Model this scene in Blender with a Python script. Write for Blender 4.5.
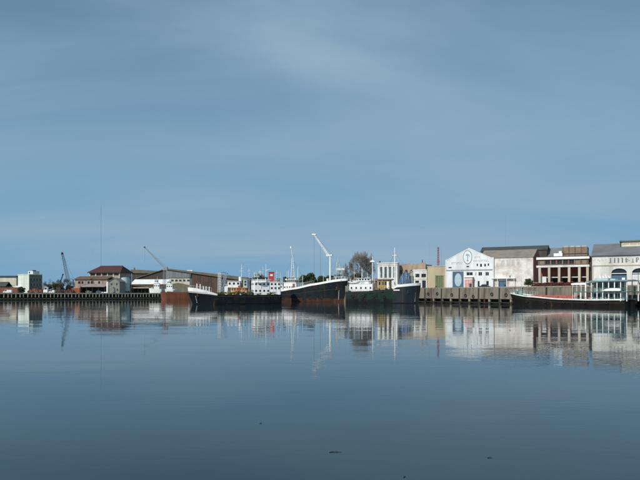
import bpy, math, random
from mathutils import Vector, Matrix, noise
random.seed(11)
R = math.radians
scene = bpy.context.scene
for o in list(bpy.data.objects): bpy.data.objects.remove(o)
COL = scene.collection

# ------------------------------------------------------------------ camera, sky, sun, exposure
F, CX, HY, CZ = 620.0, 320.0, 294.0, 3.5         # focal length in photo pixels, principal column, horizon row, eye height
cam = bpy.data.cameras.new('camera'); cam.sensor_width = 36.0
cam.lens = 36.0 * F / 640.0
cam.shift_y = (HY - 240.0) / 640.0
cam.clip_start = 0.1; cam.clip_end = 60000
camo = bpy.data.objects.new('camera', cam); COL.objects.link(camo)
camo.location = (0, 0, CZ); camo.rotation_euler = (R(90), 0, 0)
scene.camera = camo

SUN_EL, SUN_AZ = R(38), R(222)                    # azimuth clockwise from +Y
w = bpy.data.worlds.new('World'); scene.world = w; w.use_nodes = True
nt = w.node_tree; N = nt.nodes; Lk = nt.links
for n in list(N): N.remove(n)
out = N.new('ShaderNodeOutputWorld')
sky = N.new('ShaderNodeTexSky'); sky.sky_type = 'NISHITA'; sky.sun_disc = False
sky.sun_elevation = SUN_EL; sky.sun_rotation = SUN_AZ
sky.air_density = 1.0; sky.dust_density = 0.6; sky.ozone_density = 1.6; sky.altitude = 0
bg1 = N.new('ShaderNodeBackground'); bg1.inputs[1].default_value = 0.070
Lk.new(sky.outputs[0], bg1.inputs[0])
# high thin cloud sheet: noise on a plane far overhead, seen in perspective
tc = N.new('ShaderNodeTexCoord'); sep = N.new('ShaderNodeSeparateXYZ'); Lk.new(tc.outputs['Generated'], sep.inputs[0])
def wm(op, a, b=None, clamp=False):
    n = N.new('ShaderNodeMath'); n.operation = op; n.use_clamp = clamp
    for i, x in enumerate((a, b)):
        if x is None: continue
        if hasattr(x, 'default_value') or hasattr(x, 'links'): Lk.new(x, n.inputs[i])
        else: n.inputs[i].default_value = x
    return n.outputs[0]
zz = wm('ADD', wm('MAXIMUM', sep.outputs[2], 0.0), 0.20)
cmb = N.new('ShaderNodeCombineXYZ')
Lk.new(wm('DIVIDE', sep.outputs[0], zz), cmb.inputs[0]); Lk.new(wm('DIVIDE', sep.outputs[1], zz), cmb.inputs[1])
mp = N.new('ShaderNodeMapping'); Lk.new(cmb.outputs[0], mp.inputs[0])
mp.inputs['Rotation'].default_value = (0, 0, R(-24)); mp.inputs['Scale'].default_value = (0.42, 1.0, 1.0)
mp.inputs['Location'].default_value = (-4.553, 9.743, 0)
n1 = N.new('ShaderNodeTexNoise'); n1.inputs['Scale'].default_value = 1.35; n1.inputs['Detail'].default_value = 6; n1.inputs['Roughness'].default_value = 0.52
n1.inputs['Distortion'].default_value = 0.5
n2 = N.new('ShaderNodeTexNoise'); n2.inputs['Scale'].default_value = 0.30; n2.inputs['Detail'].default_value = 3; n2.inputs['Distortion'].default_value = 0.3
Lk.new(mp.outputs[0], n1.inputs['Vector']); Lk.new(mp.outputs[0], n2.inputs['Vector'])
thick = wm('ADD', wm('MULTIPLY', n1.outputs[0], 0.72), wm('MULTIPLY', n2.outputs[0], 0.70))
rmp = N.new('ShaderNodeMapRange'); Lk.new(thick, rmp.inputs[0])
rmp.inputs['From Min'].default_value = 0.51; rmp.inputs['From Max'].default_value = 0.90
rmp.inputs['To Min'].default_value = 0.0; rmp.inputs['To Max'].default_value = 1.0
cr = N.new('ShaderNodeValToRGB'); Lk.new(rmp.outputs[0], cr.inputs[0])
e = cr.color_ramp.elements
e[0].position = 0.1; e[0].color = (0.180, 0.390, 0.600, 1)
e[1].position = 0.95; e[1].color = (0.315, 0.460, 0.585, 1)
bg2 = N.new('ShaderNodeBackground'); Lk.new(cr.outputs[0], bg2.inputs[0]); bg2.inputs[1].default_value = 0.93
gap = N.new('ShaderNodeMapRange'); gap.interpolation_type = 'SMOOTHSTEP'; Lk.new(sep.outputs[2], gap.inputs[0])   # a thin sheet is seen through a longer path low down
gap.inputs['From Min'].default_value = 0.05; gap.inputs['From Max'].default_value = 0.48; gap.inputs['To Min'].default_value = 0.0; gap.inputs['To Max'].default_value = 0.9
cover = wm('SUBTRACT', 1.0, wm('MULTIPLY', wm('SUBTRACT', 1.0, rmp.outputs[0]), gap.outputs[0]), True)
mx = N.new('ShaderNodeMixShader'); Lk.new(cover, mx.inputs[0])
Lk.new(bg1.outputs[0], mx.inputs[1]); Lk.new(bg2.outputs[0], mx.inputs[2]); Lk.new(mx.outputs[0], out.inputs[0])

sun = bpy.data.lights.new('sun', 'SUN'); sun.energy = 4.2; sun.angle = R(0.6); sun.color = (1.0, 0.95, 0.87)
suno = bpy.data.objects.new('sun', sun); COL.objects.link(suno)
sd = Vector((math.sin(SUN_AZ) * math.cos(SUN_EL), math.cos(SUN_AZ) * math.cos(SUN_EL), math.sin(SUN_EL)))
suno.rotation_euler = (-sd).to_track_quat('-Z', 'Y').to_euler(); suno.location = sd * 300
vs = scene.view_settings; vs.view_transform = 'Standard'; vs.look = 'None'; vs.exposure = 0.0; vs.gamma = 1.0; vs.use_curve_mapping = False
scene.cycles.max_bounces = 6; scene.cycles.use_denoising = True

# ------------------------------------------------------------------ materials
MATS = {}
def mat(name, col, rough=0.7, col2=None, amt=0.5, scale=0.8, streak=False, bump=0.0, bscale=6.0, metal=0.0, spec=0.4, band=None, rust=None):
    """paint / stone / metal with blotchy wear of a second colour; band=(z, colour) paints everything under z (boot topping)"""
    if name in MATS: return MATS[name]
    m = bpy.data.materials.new(name); m.use_nodes = True; MATS[name] = m
    t = m.node_tree; b = t.nodes['Principled BSDF']; L = t.links.new
    b.inputs['Roughness'].default_value = rough; b.inputs['Metallic'].default_value = metal; b.inputs['Specular IOR Level'].default_value = spec
    if col2 is None: col2 = tuple(c * 0.62 for c in col)
    tcn = t.nodes.new('ShaderNodeTexCoord'); mpn = t.nodes.new('ShaderNodeMapping'); L(tcn.outputs['Object'], mpn.inputs[0])
    mpn.inputs['Scale'].default_value = (1, 1, 0.16) if streak else (1, 1, 1)
    def nz(s, d=4, vec=None):
        q = t.nodes.new('ShaderNodeTexNoise'); q.inputs['Scale'].default_value = s; q.inputs['Detail'].default_value = d; q.inputs['Roughness'].default_value = 0.6
        L(vec or mpn.outputs[0], q.inputs['Vector']); return q.outputs[0]
    def ramp(x, a, c):
        q = t.nodes.new('ShaderNodeMapRange'); L(x, q.inputs[0]); q.inputs[1].default_value = a; q.inputs[2].default_value = c
        return q.outputs[0]
    def mix(f, a, c):
        q = t.nodes.new('ShaderNodeMix'); q.data_type = 'RGBA'
        if isinstance(f, float): q.inputs[0].default_value = f
        else: L(f, q.inputs[0])
        for i, x in ((6, a), (7, c)):
            if isinstance(x, tuple): q.inputs[i].default_value = (*x, 1)
            else: L(x, q.inputs[i])
        return q.outputs[2]
    f = ramp(nz(scale), 0.62 - amt * 0.35, 0.78 - amt * 0.1)
    c = mix(f, tuple(col), tuple(col2))
    c = mix(ramp(nz(scale * 5, 2), 0.3, 0.9), c, mix(0.45, c, tuple(x * 0.7 for x in col)))
    if band:
        sp = t.nodes.new('ShaderNodeSeparateXYZ'); L(tcn.outputs['Object'], sp.inputs[0])
        a = t.nodes.new('ShaderNodeMath'); a.operation = 'ADD'; L(sp.outputs[2], a.inputs[0])
        k = t.nodes.new('ShaderNodeMath'); k.operation = 'MULTIPLY'; L(nz(0.7, 4, tcn.outputs['Object']), k.inputs[0]); k.inputs[1].default_value = band[2] if len(band) > 2 else 0.5
        L(k.outputs[0], a.inputs[1])
        c = mix(ramp(a.outputs[0], band[0] + .12, band[0] - .12), c, mix(f, tuple(band[1]), tuple(x * .45 for x in band[1])))
    if rust:
        sm = t.nodes.new('ShaderNodeMapping'); L(tcn.outputs['Object'], sm.inputs[0]); sm.inputs['Scale'].default_value = (1, 1, 0.12)
        c = mix(ramp(nz(0.55, 5, sm.outputs[0]), 0.66 - rust * 0.2, 0.74), c, (0.115, 0.050, 0.026))
    L(c, b.inputs['Base Color'])
    if bump:
        bn = t.nodes.new('ShaderNodeBump'); bn.inputs['Strength'].default_value = bump; bn.inputs['Distance'].default_value = 0.05
        L(nz(bscale, 4, tcn.outputs['Object']), bn.inputs['Height']); L(bn.outputs[0], b.inputs['Normal'])
    return m
WHITE = mat('white_paint', (0.76, 0.77, 0.75), 0.5, (0.46, 0.42, 0.36), 0.45, 0.6, True)
WHITE2 = mat('clean_white_paint', (0.80, 0.81, 0.80), 0.45, (0.62, 0.60, 0.56), 0.3, 0.5, True)
WHWALL = mat('white_render', (0.64, 0.66, 0.655), 0.85, (0.42, 0.41, 0.375), 0.55, 0.35, True, 0.3, 3)
PEEL = mat('peeling_white_render', (0.68, 0.67, 0.64), 0.9, (0.36, 0.29, 0.24), 0.60, 0.30, False, 0.4, 2)
CREAM = mat('cream_render', (0.62, 0.60, 0.50), 0.9, (0.40, 0.38, 0.31), 0.6, 0.3, True, 0.3, 2)
BEIGE = mat('beige_render', (0.34, 0.30, 0.235), 0.9, (0.18, 0.15, 0.12), 0.6, 0.3, True)
PALEGREEN = mat('pale_green_render', (0.60, 0.67, 0.60), 0.85, (0.46, 0.52, 0.46), 0.5, 0.25, True)
GREYGREEN = mat('grey_green_render', (0.17, 0.19, 0.165), 0.9, (0.11, 0.12, 0.11), 0.5, 0.4)
TAN = mat('tan_render', (0.44, 0.37, 0.25), 0.9, (0.33, 0.28, 0.20), 0.55, 0.25, True, 0.3, 2)
CONC = mat('quay_concrete', (0.225, 0.20, 0.158), 0.92, (0.080, 0.072, 0.058), 0.70, 0.6, True, 0.6, 3)
CONC2 = mat('pale_concrete', (0.48, 0.44, 0.36), 0.92, (0.28, 0.25, 0.20), 0.55, 0.5, True, 0.4, 4)
QCAP = mat('quay_capping', (0.30, 0.275, 0.22), 0.92, (0.15, 0.135, 0.11), 0.6, 0.6, False, 0.5, 4)
PILET = mat('tidal_pile_timber', (0.40, 0.345, 0.25), 0.9, (0.16, 0.13, 0.09), 0.5, 0.8, True, 0.4, 5, band=(1.9, (0.030, 0.030, 0.024), 0.7))
PILEM = mat('pile_concrete', (0.26, 0.235, 0.19), 0.92, (0.09, 0.085, 0.07), 0.55, 0.9, True, 0.4, 4, band=(1.1, (0.032, 0.034, 0.026), 0.6))
TIMBER = mat('weathered_timber', (0.42, 0.36, 0.26), 0.9, (0.16, 0.13, 0.09), 0.5, 0.8, True, 0.4, 5)
TIMBERD = mat('wet_timber', (0.035, 0.032, 0.026), 0.8, (0.02, 0.025, 0.015), 0.5, 0.8)
BRICK = mat('red_brick', (0.24, 0.085, 0.055), 0.9, (0.12, 0.05, 0.04), 0.55, 0.6, False, 0.4, 9)
BROWN = mat('brown_brick', (0.16, 0.10, 0.07), 0.9, (0.09, 0.06, 0.05), 0.55, 0.5, False, 0.4, 7)
BRICKG = mat('grey_brown_brick', (0.22, 0.17, 0.13), 0.9, (0.12, 0.09, 0.07), 0.55, 0.5, False, 0.4, 7)
RUST = mat('rusty_sheet', (0.20, 0.085, 0.05), 0.85, (0.09, 0.055, 0.045), 0.6, 0.5, True, 0.3, 5)
RUSTO = mat('orange_rust', (0.19, 0.062, 0.028), 0.85, (0.075, 0.034, 0.022), 0.6, 0.6, True, 0.3, 5)
ORANGE = mat('orange_primer', (0.36, 0.105, 0.045), 0.7, (0.25, 0.08, 0.04), 0.5, 0.5, True)
TILE = mat('red_tile_roof', (0.075, 0.026, 0.021), 0.85, (0.045, 0.022, 0.020), 0.55, 0.35, False, 0.4, 4)
ROOFG = mat('grey_sheet_roof', (0.17, 0.18, 0.185), 0.7, (0.115, 0.115, 0.115), 0.55, 0.2, True, 0.2, 3)
ROOFB = mat('brown_grey_roof', (0.24, 0.215, 0.18), 0.85, (0.15, 0.13, 0.11), 0.55, 0.25, False, 0.3, 3)
ROOFD = mat('dark_roof', (0.055, 0.06, 0.06), 0.85, (0.035, 0.036, 0.036), 0.5, 0.3, False, 0.3, 3)
ROOFO = mat('olive_roof', (0.155, 0.145, 0.105), 0.85, (0.10, 0.09, 0.07), 0.55, 0.15, False, 0.3, 2)
WALLG = mat('grey_cladding', (0.20, 0.225, 0.235), 0.75, (0.13, 0.145, 0.15), 0.5, 0.25, True, 0.2, 2)
WALLD = mat('dark_brown_cladding', (0.065, 0.055, 0.048), 0.85, (0.04, 0.036, 0.033), 0.5, 0.3, True)
BLUED = mat('blue_painted_steel', (0.055, 0.13, 0.21), 0.6, (0.035, 0.075, 0.12), 0.5, 0.6, True)
BLUEG = mat('blue_grey_steel', (0.06, 0.085, 0.12), 0.6, (0.04, 0.05, 0.07), 0.5, 0.6)
BLUETARP = mat('blue_tarpaulin', (0.10, 0.17, 0.28), 0.6, (0.035, 0.06, 0.10), 0.6, 0.5, False, 0.6, 1.5)
BLACK = mat('black_hull', (0.006, 0.010, 0.013), 0.6, (0.014, 0.018, 0.020), 0.55, 0.35, True, 0.3, 1.2, rust=0.25)
HULL2 = mat('black_hull_red_bottom', (0.006, 0.012, 0.016), 0.62, (0.018, 0.023, 0.026), 0.6, 0.35, True, 0.3, 1.2, band=(2.7, (0.062, 0.030, 0.021), 2.2), rust=0.35)
HULL4 = mat('green_black_hull', (0.012, 0.034, 0.025), 0.6, (0.022, 0.032, 0.028), 0.6, 0.35, True, 0.3, 1.2, band=(2.4, (0.012, 0.015, 0.017), 1.6), rust=0.12)
HULLG = mat('blue_grey_bow_paint', (0.018, 0.029, 0.037), 0.6, (0.040, 0.050, 0.055), 0.55, 0.4, True, rust=0.55)
HULLB = mat('brown_black_hull', (0.009, 0.0085, 0.0085), 0.62, (0.024, 0.019, 0.015), 0.6, 0.4, True, 0.3, 1.2, rust=0.05)
for m_ in (BLACK, HULL2, HULL4, HULLG, HULLB): m_.node_tree.nodes['Principled BSDF'].inputs['Specular IOR Level'].default_value = 0.12; m_.node_tree.nodes['Principled BSDF'].inputs['Roughness'].default_value = 0.75
DARKM = mat('dark_steel', (0.03, 0.032, 0.033), 0.6, (0.05, 0.035, 0.03), 0.5, 1.0)
DECK = mat('ship_deck', (0.10, 0.065, 0.05), 0.9, (0.05, 0.05, 0.045), 0.5, 0.6)
REDH = mat('salmon_red_paint', (0.43, 0.12, 0.09), 0.7, (0.25, 0.075, 0.06), 0.5, 0.6)
REDF = mat('red_funnel_paint', (0.42, 0.045, 0.05), 0.5, (0.25, 0.05, 0.05), 0.4, 0.6)
PINK = mat('faded_red_panel', (0.50, 0.25, 0.24), 0.75, (0.60, 0.50, 0.47), 0.5, 1.0)
YEL = mat('yellow_paint', (0.34, 0.235, 0.07), 0.65, (0.16, 0.11, 0.05), 0.5, 0.6)
ORY = mat('orange_yellow_paint', (0.62, 0.40, 0.16), 0.6, (0.40, 0.12, 0.05), 0.7, 0.9)
TEAL = mat('green_trim_paint', (0.06, 0.19, 0.155), 0.6, (0.05, 0.12, 0.10), 0.5, 0.8)
PALEB = mat('pale_blue_green_paint', (0.42, 0.55, 0.56), 0.6, (0.30, 0.38, 0.38), 0.5, 0.6)
GREEND = mat('green_door', (0.12, 0.17, 0.08), 0.75, (0.08, 0.10, 0.06), 0.5, 0.8, True)
REDL = mat('red_lattice_paint', (0.33, 0.05, 0.045), 0.6, (0.20, 0.05, 0.045), 0.5, 0.8)
MAROON = mat('maroon_scrap', (0.085, 0.022, 0.022), 0.85, (0.035, 0.022, 0.022), 0.6, 1.2, False, 0.5, 4)
LETTER = mat('faded_black_lettering', (0.14, 0.15, 0.16), 0.9, (0.3, 0.3, 0.3), 0.6, 1.5)
LETTERG = mat('grey_blue_lettering', (0.20, 0.25, 0.28), 0.9, (0.42, 0.46, 0.48), 0.6, 1.5)
EMBL = mat('pale_blue_emblem', (0.30, 0.42, 0.50), 0.8, (0.46, 0.56, 0.61), 0.7, 1.1)
SHUT = mat('olive_shutter', (0.20, 0.185, 0.13), 0.8, (0.13, 0.12, 0.09), 0.5, 1)
VOIDD = mat('void_shade', (0.018, 0.017, 0.016), 0.9)  # near black stands in for shade under the decks and in doorways
GROUND = mat('ground_earth', (0.16, 0.14, 0.10), 0.95, (0.09, 0.10, 0.06), 0.5, 0.06)
GROUNDC = mat('quay_paving', (0.27, 0.25, 0.22), 0.95, (0.17, 0.16, 0.14), 0.5, 0.2)
BARK = mat('bark', (0.105, 0.085, 0.065), 0.95, (0.06, 0.05, 0.04), 0.5, 2)
WETB = mat('wet_bark', (0.012, 0.010, 0.009), 0.7)
TWIG = mat('twigs', (0.20, 0.175, 0.15), 0.95, (0.13, 0.11, 0.095), 0.5, 1)
def leafmat(name, a, b, sc=0.5):
    m = mat(name, a, 0.75, b, 0.7, sc, spec=0.25); return m
LEAFD = leafmat('dark_foliage', (0.035, 0.060, 0.024), (0.060, 0.075, 0.030))
LEAFO = leafmat('olive_foliage', (0.075, 0.078, 0.045), (0.050, 0.060, 0.035))
LEAFG = leafmat('weed_foliage', (0.075, 0.105, 0.030), (0.045, 0.070, 0.022), 1.0)
def glass(name, col=(0.012, 0.015, 0.018), rough=0.12):
    m = bpy.data.materials.new(name); m.use_nodes = True; b = m.node_tree.nodes['Principled BSDF']
    nz = m.node_tree.nodes.new('ShaderNodeTexNoise'); nz.inputs['Scale'].default_value = 0.7
    cr_ = m.node_tree.nodes.new('ShaderNodeValToRGB'); cr_.color_ramp.elements[0].color = (*col, 1); cr_.color_ramp.elements[1].color = (*[c * 2.2 for c in col], 1)
    tcn = m.node_tree.nodes.new('ShaderNodeTexCoord'); m.node_tree.links.new(tcn.outputs['Object'], nz.inputs['Vector'])
    m.node_tree.links.new(nz.outputs[0], cr_.inputs[0]); m.node_tree.links.new(cr_.outputs[0], b.inputs['Base Color'])
    b.inputs['Roughness'].default_value = rough; return m
GLASS = glass('window_glass'); GLASSB = glass('bluish_glass', (0.022, 0.034, 0.040))
TYRE = mat('tyre_rubber', (0.02, 0.02, 0.02), 0.9)
CARP = mat('dark_car_paint', (0.03, 0.035, 0.045), 0.3, (0.04, 0.045, 0.05), 0.3)

# ------------------------------------------------------------------ mesh helpers
class MB:
    def __init__(s): s.v = []; s.f = []
    def add(s, vs_, fs):
        k = len(s.v); s.v += [tuple(p) for p in vs_]; s.f += [tuple(i + k for i in f) for f in fs]; return s
    def box(s, x0, x1, y0, y1, z0, z1):
        return s.add([(x0,y0,z0),(x1,y0,z0),(x1,y1,z0),(x0,y1,z0),(x0,y0,z1),(x1,y0,z1),(x1,y1,z1),(x0,y1,z1)],
                     [(0,3,2,1),(4,5,6,7),(0,1,5,4),(1,2,6,5),(2,3,7,6),(3,0,4,7)])
    def quad(s, *p): return s.add(p, [tuple(range(len(p)))])
    def prism(s, poly, y0, y1):                       # poly in (x,z), extruded in y
        n = len(poly)
        a = [(x, y0, z) for x, z in poly] + [(x, y1, z) for x, z in poly]
        return s.add(a, [tuple(range(n)), tuple(range(2*n-1, n-1, -1))] + [(i, i+n, (i+1) % n + n, (i+1) % n) for i in range(n)])
    def prismx(s, poly, x0, x1):                      # poly in (y,z), extruded in x
        n = len(poly)
        a = [(x0, y, z) for y, z in poly] + [(x1, y, z) for y, z in poly]
        return s.add(a, [tuple(range(n-1, -1, -1)), tuple(range(n, 2*n))] + [(i, (i+1) % n, (i+1) % n + n, i+n) for i in range(n)])
    def prismz(s, poly, z0, z1):
        n = len(poly)
        a = [(x, y, z0) for x, y in poly] + [(x, y, z1) for x, y in poly]
        return s.add(a, [tuple(range(n-1, -1, -1)), tuple(range(n, 2*n))] + [(i, (i+1) % n, (i+1) % n + n, i+n) for i in range(n)])
    def tube(s, p, q, r0, r1=None, n=6):
        r1 = r0 if r1 is None else r1
        p, q = Vector(p), Vector(q); d = q - p
        if d.length < 1e-6: return s
        d.normalize(); a = d.orthogonal().normalized(); b = d.cross(a)
        vs_ = [c + (a * math.cos(2*math.pi*i/n) + b * math.sin(2*math.pi*i/n)) * r for c, r in ((p, r0), (q, r1)) for i in range(n)]
        return s.add(vs_, [(i, (i+1) % n, (i+1) % n + n, i+n) for i in range(n)] + [tuple(range(n-1, -1, -1)), tuple(range(n, 2*n))])
    def path(s, pts, r, n=5):
        for a, b in zip(pts, pts[1:]): s.tube(a, b, r, r, n)
        return s
    def lattice(s, p, q, w0, w1, bays, r, up=None):   # four-chord truss with zigzag lacing
        p, q = Vector(p), Vector(q); d = (q - p).normalized()
        a = (up.cross(d) if up else d.orthogonal()).normalized(); b = d.cross(a)
        def ring(k):
            t = k / bays; c = p.lerp(q, t); h = (w0 + (w1 - w0) * t) / 2
            return [c + a*h + b*h, c - a*h + b*h, c - a*h - b*h, c + a*h - b*h]
        for k in range(bays):
            A, B = ring(k), ring(k+1)
            for i in range(4):
                s.tube(A[i], B[i], r, r, 4)
                s.tube(A[i], B[(i+1) % 4], r*.6, r*.6, 3)
        return s
    def build(s, name, m, parent=None, smooth=False, kind=None):
        me = bpy.data.meshes.new(name); me.from_pydata(s.v, [], s.f); me.update()
        if smooth: me.polygons.foreach_set('use_smooth', [True] * len(me.polygons))
        o = bpy.data.objects.new(name, me); COL.objects.link(o)
        for mm in (m if isinstance(m, (list, tuple)) else [m]): me.materials.append(mm)
        if parent: o.parent = parent
        if kind: o['kind'] = kind
        return o
def tag(o, label, cat, group=None):
    o['label'] = label; o['category'] = cat
    if group: o['group'] = group
    return o
def thing(name, label, cat, loc=(0, 0, 0), rz=0.0, group=None):
    o = bpy.data.objects.new(name, None); COL.objects.link(o); o.empty_display_size = 0.5
    o.location = loc; o.rotation_euler = (0, 0, rz); return tag(o, label, cat, group)
def inst(src, parent, loc=(0, 0, 0), rz=0.0):
    c = src.copy(); COL.objects.link(c); c.parent = parent; c.location = loc; c.rotation_euler = (0, 0, rz); return c
def at(px, D, z=0.0): return ((px - CX) / F * D, D, z)       # a spot of the ground seen along a column, D metres out
def hz(py, D): return CZ + (HY - py) / F * D                 # the height that a row has at that distance

def wall(mb, x0, x1, z0, z1, y, ops, dep=0.3):
    """a wall face towards -y with rectangular openings and their reveals"""
    xs = sorted({x0, x1, *[v for o in ops for v in o[:2]]}); zs = sorted({z0, z1, *[v for o in ops for v in o[2:4]]})
    for a, b in zip(xs, xs[1:]):
        for c, d in zip(zs, zs[1:]):
            mxx, mzz = (a+b)/2, (c+d)/2
            if any(o[0] < mxx < o[1] and o[2] < mzz < o[3] for o in ops): continue
            mb.quad((a,y,c),(b,y,c),(b,y,d),(a,y,d))
    for a, b, c, d in [o[:4] for o in ops]:
        Y = y + dep
        mb.quad((a,y,c),(a,Y,c),(a,Y,d),(a,y,d)).quad((b,y,c),(b,y,d),(b,Y,d),(b,Y,c)).quad((a,y,d),(a,Y,d),(b,Y,d),(b,y,d)).quad((a,y,c),(b,y,c),(b,Y,c),(a,Y,c))
def shell(mb, x0, x1, y0, y1, z0, z1, ops=(), top=True, dep=0.3):
    wall(mb, x0, x1, z0, z1, y0, list(ops), dep)
    mb.quad((x1,y0,z0),(x1,y1,z0),(x1,y1,z1),(x1,y0,z1)).quad((x0,y1,z0),(x0,y0,z0),(x0,y0,z1),(x0,y1,z1)).quad((x1,y1,z0),(x0,y1,z0),(x0,y1,z1),(x1,y1,z1))
    if top: mb.quad((x0,y0,z1),(x1,y0,z1),(x1,y1,z1),(x0,y1,z1))
def windows(par, ops, y, fm=WHITE, gm=GLASS, bars=1, dep=0.3, fw=0.12, name='window'):
    for a, b, c, d in [o[:4] for o in ops]:
        m = MB(); Y0, Y1 = y + dep*0.45, y + dep*0.8
        m.box(a, a+fw, Y0, Y1, c, d).box(b-fw, b, Y0, Y1, c, d).box(a+fw, b-fw, Y0, Y1, c, c+fw).box(a+fw, b-fw, Y0, Y1, d-fw, d)
        for k in range(bars):
            xm = a + (b-a)*(k+1)/(bars+1); m.box(xm-fw*.3, xm+fw*.3, Y0+.02, Y1-.02, c+fw, d-fw)
        o = m.build(name, fm, par)
        MB().box(a, b, y+dep*0.85, y+dep, c, d).build('pane', gm, o)
def gable_roof(mb, x0, x1, y0, y1, ze, zr, axis='x', over=0.4, th=0.2):
    if axis == 'x':                                   # ridge along x
        ym = (y0+y1)/2; k = (zr-ze)/(ym-y0); a = y0-over; b = y1+over; zo = ze-over*k
        mb.prismx([(a,zo),(ym,zr),(b,zo),(b,zo+th),(ym,zr+th),(a,zo+th)], x0-over, x1+over)
    else:
        xm = (x0+x1)/2; k = (zr-ze)/(xm-x0); a = x0-over; b = x1+over; zo = ze-over*k
        mb.prism([(a,zo),(xm,zr),(b,zo),(b,zo+th),(xm,zr+th),(a,zo+th)], y0-over, y1+over)

# ------------------------------------------------------------------ water, land, quay ground
def water_mat():
    m = bpy.data.materials.new('harbour_water'); m.use_nodes = True; t = m.node_tree; L = t.links.new
    for n in list(t.nodes): t.nodes.remove(n)
    o = t.nodes.new('ShaderNodeOutputMaterial'); mixs = t.nodes.new('ShaderNodeMixShader'); L(mixs.outputs[0], o.inputs[0])
    dif = t.nodes.new('ShaderNodeBsdfDiffuse'); dif.inputs[0].default_value = (0.016, 0.035, 0.044, 1)
    gl = t.nodes.new('ShaderNodeBsdfGlossy'); gl.inputs['Color'].default_value = (0.97, 0.98, 0.98, 1); gl.inputs['Roughness'].default_value = 0.012
    fr = t.nodes.new('ShaderNodeFresnel'); fr.inputs[0].default_value = 1.333
    L(fr.outputs[0], mixs.inputs[0]); L(dif.outputs[0], mixs.inputs[1]); L(gl.outputs[0], mixs.inputs[2])
    tcn = t.nodes.new('ShaderNodeTexCoord')
    def nz(sx_, sy_, d, rot=0):
        mpn = t.nodes.new('ShaderNodeMapping'); L(tcn.outputs['Object'], mpn.inputs[0]); mpn.inputs['Scale'].default_value = (sx_, sy_, 1); mpn.inputs['Rotation'].default_value = (0, 0, R(rot))
        q = t.nodes.new('ShaderNodeTexNoise'); q.inputs['Scale'].default_value = 1.0; q.inputs['Detail'].default_value = d; L(mpn.outputs[0], q.inputs['Vector']); return q.outputs[0]
    def mth(op, a, b):
        q = t.nodes.new('ShaderNodeMath'); q.operation = op
        for i, x in ((0, a), (1, b)):
            if isinstance(x, (int, float)): q.inputs[i].default_value = x
            else: L(x, q.inputs[i])
        return q.outputs[0]
    patch = t.nodes.new('ShaderNodeMapRange'); L(nz(0.012, 0.05, 3, 8), patch.inputs[0])
    patch.inputs[1].default_value = 0.40; patch.inputs[2].default_value = 0.66; patch.inputs[3].default_value = 0.22; patch.inputs[4].default_value = 1.25
    h = mth('ADD', mth('MULTIPLY', nz(0.9, 2.2, 2, 6), 0.0065), mth('MULTIPLY', nz(3.2, 6.0, 2, -9), 0.0015))
    h = mth('MULTIPLY', h, patch.outputs[0])
    h = mth('ADD', h, mth('MULTIPLY', nz(0.10, 0.24, 1, 14), 0.021))
    b = t.nodes.new('ShaderNodeBump'); b.inputs['Strength'].default_value = 1.0; b.inputs['Distance'].default_value = 1.0
    L(h, b.inputs['Height'])
    for n in (gl, fr): L(b.outputs[0], n.inputs['Normal'])
    return m
wo = MB().quad((-9000, -600, 0), (9000, -600, 0), (9000, 20000, 0), (-9000, 20000, 0)).build('water', water_mat()); wo['kind'] = 'structure'

U = Vector((math.cos(R(60)), -math.sin(R(60)), 0)); NV = Vector((math.sin(R(60)), math.cos(R(60)), 0)); QA = Vector((42.3, 250.0, 0)); QZ = 6.0; RZ = R(-60)
def along(px, off):                                   # where a photo column crosses a line parallel to the quay edge
    B = QA + NV*off; r = (px-CX)/F
    return (r*B.y - B.x) / (U.x - U.y*r)
def qpt(t, off, z=0.0): p = QA + NV*off + U*t; return Vector((p.x, p.y, z))
LZ = 3.9
g = MB().prismz([(-334, 215), (-112, 425), (-80, 445), (-20, 345), (10, 302), (26, 292), (60, 292), (3000, 292), (9000, 18000), (-9000, 18000), (-3000, 215)], -2.0, LZ).build('ground', GROUND); g['kind'] = 'structure'
T0, T1 = -14.0, 220.0
a, b_, c_ = qpt(T0, 2.2), qpt(T1, 2.2), qpt(T1, 200)
g = MB().prismz([(a.x, a.y), (b_.x, b_.y), (c_.x, c_.y), (330, 430), (20, 430), (20, 300), (25, 274)], -2.0, QZ).build('quayside', GROUNDC); g['kind'] = 'structure'

# right-hand concrete quay: panels between fender slots, capping, piles
q = thing('concrete_quay', 'stained concrete quay wall on piles running behind the moored barge', 'quay', qpt(0, 0), RZ)
BAY = 10.0
zb = 1.75
def jit(a): return random.uniform(-a, a)
pm = []
for v in range(3):
    m = MB(); m.box(0.3, BAY-0.3, 0.0, 2.1, zb, QZ-0.36); m.box(1.2+v, 6.1+v, -0.03, 0, 2.9+.4*v, 3.1+.4*v); pm.append(m.build('panel', CONC, q))
pile = MB().box(-0.33, 0.33, 0.1, 0.76, -1.6, zb+0.0).build('pile', PILEM, q)
fend = MB().box(-0.25, 0.25, -0.12, 0.22, 0.6, QZ-0.5).build('fender', TIMBERD, q)
cap = MB().box(0.02, BAY-0.02, -0.06, 2.15, QZ-0.36, QZ+0.02).build('capping', QCAP, q)
first = True
for k in range(-1, 11):
    t = k*BAY
    if k == -1:
        for o_ in pm + [pile, fend, cap]: o_.location = (t, 0, 0)
        pm[1].location = (t + BAY, jit(.04), 0); pm[2].location = (t + 2*BAY, jit(.04), 0)
    else:
        if k > 1: inst(pm[k % 3], q, (t, jit(.05), jit(.03)))
        inst(cap, q, (t, jit(.02), 0)); inst(fend, q, (t, 0, 0)); inst(pile, q, (t, 0, 0))
    inst(pile, q, (t + BAY/2, 0, 0))
MB().box(T0, 112, 2.0, 2.18, -1.8, zb).build('back_wall', VOIDD, q)
MB().box(T0+.4, 112, 0.3, 0.6, 0.35, 0.62).build('waling', TIMBERD, q)

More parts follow.
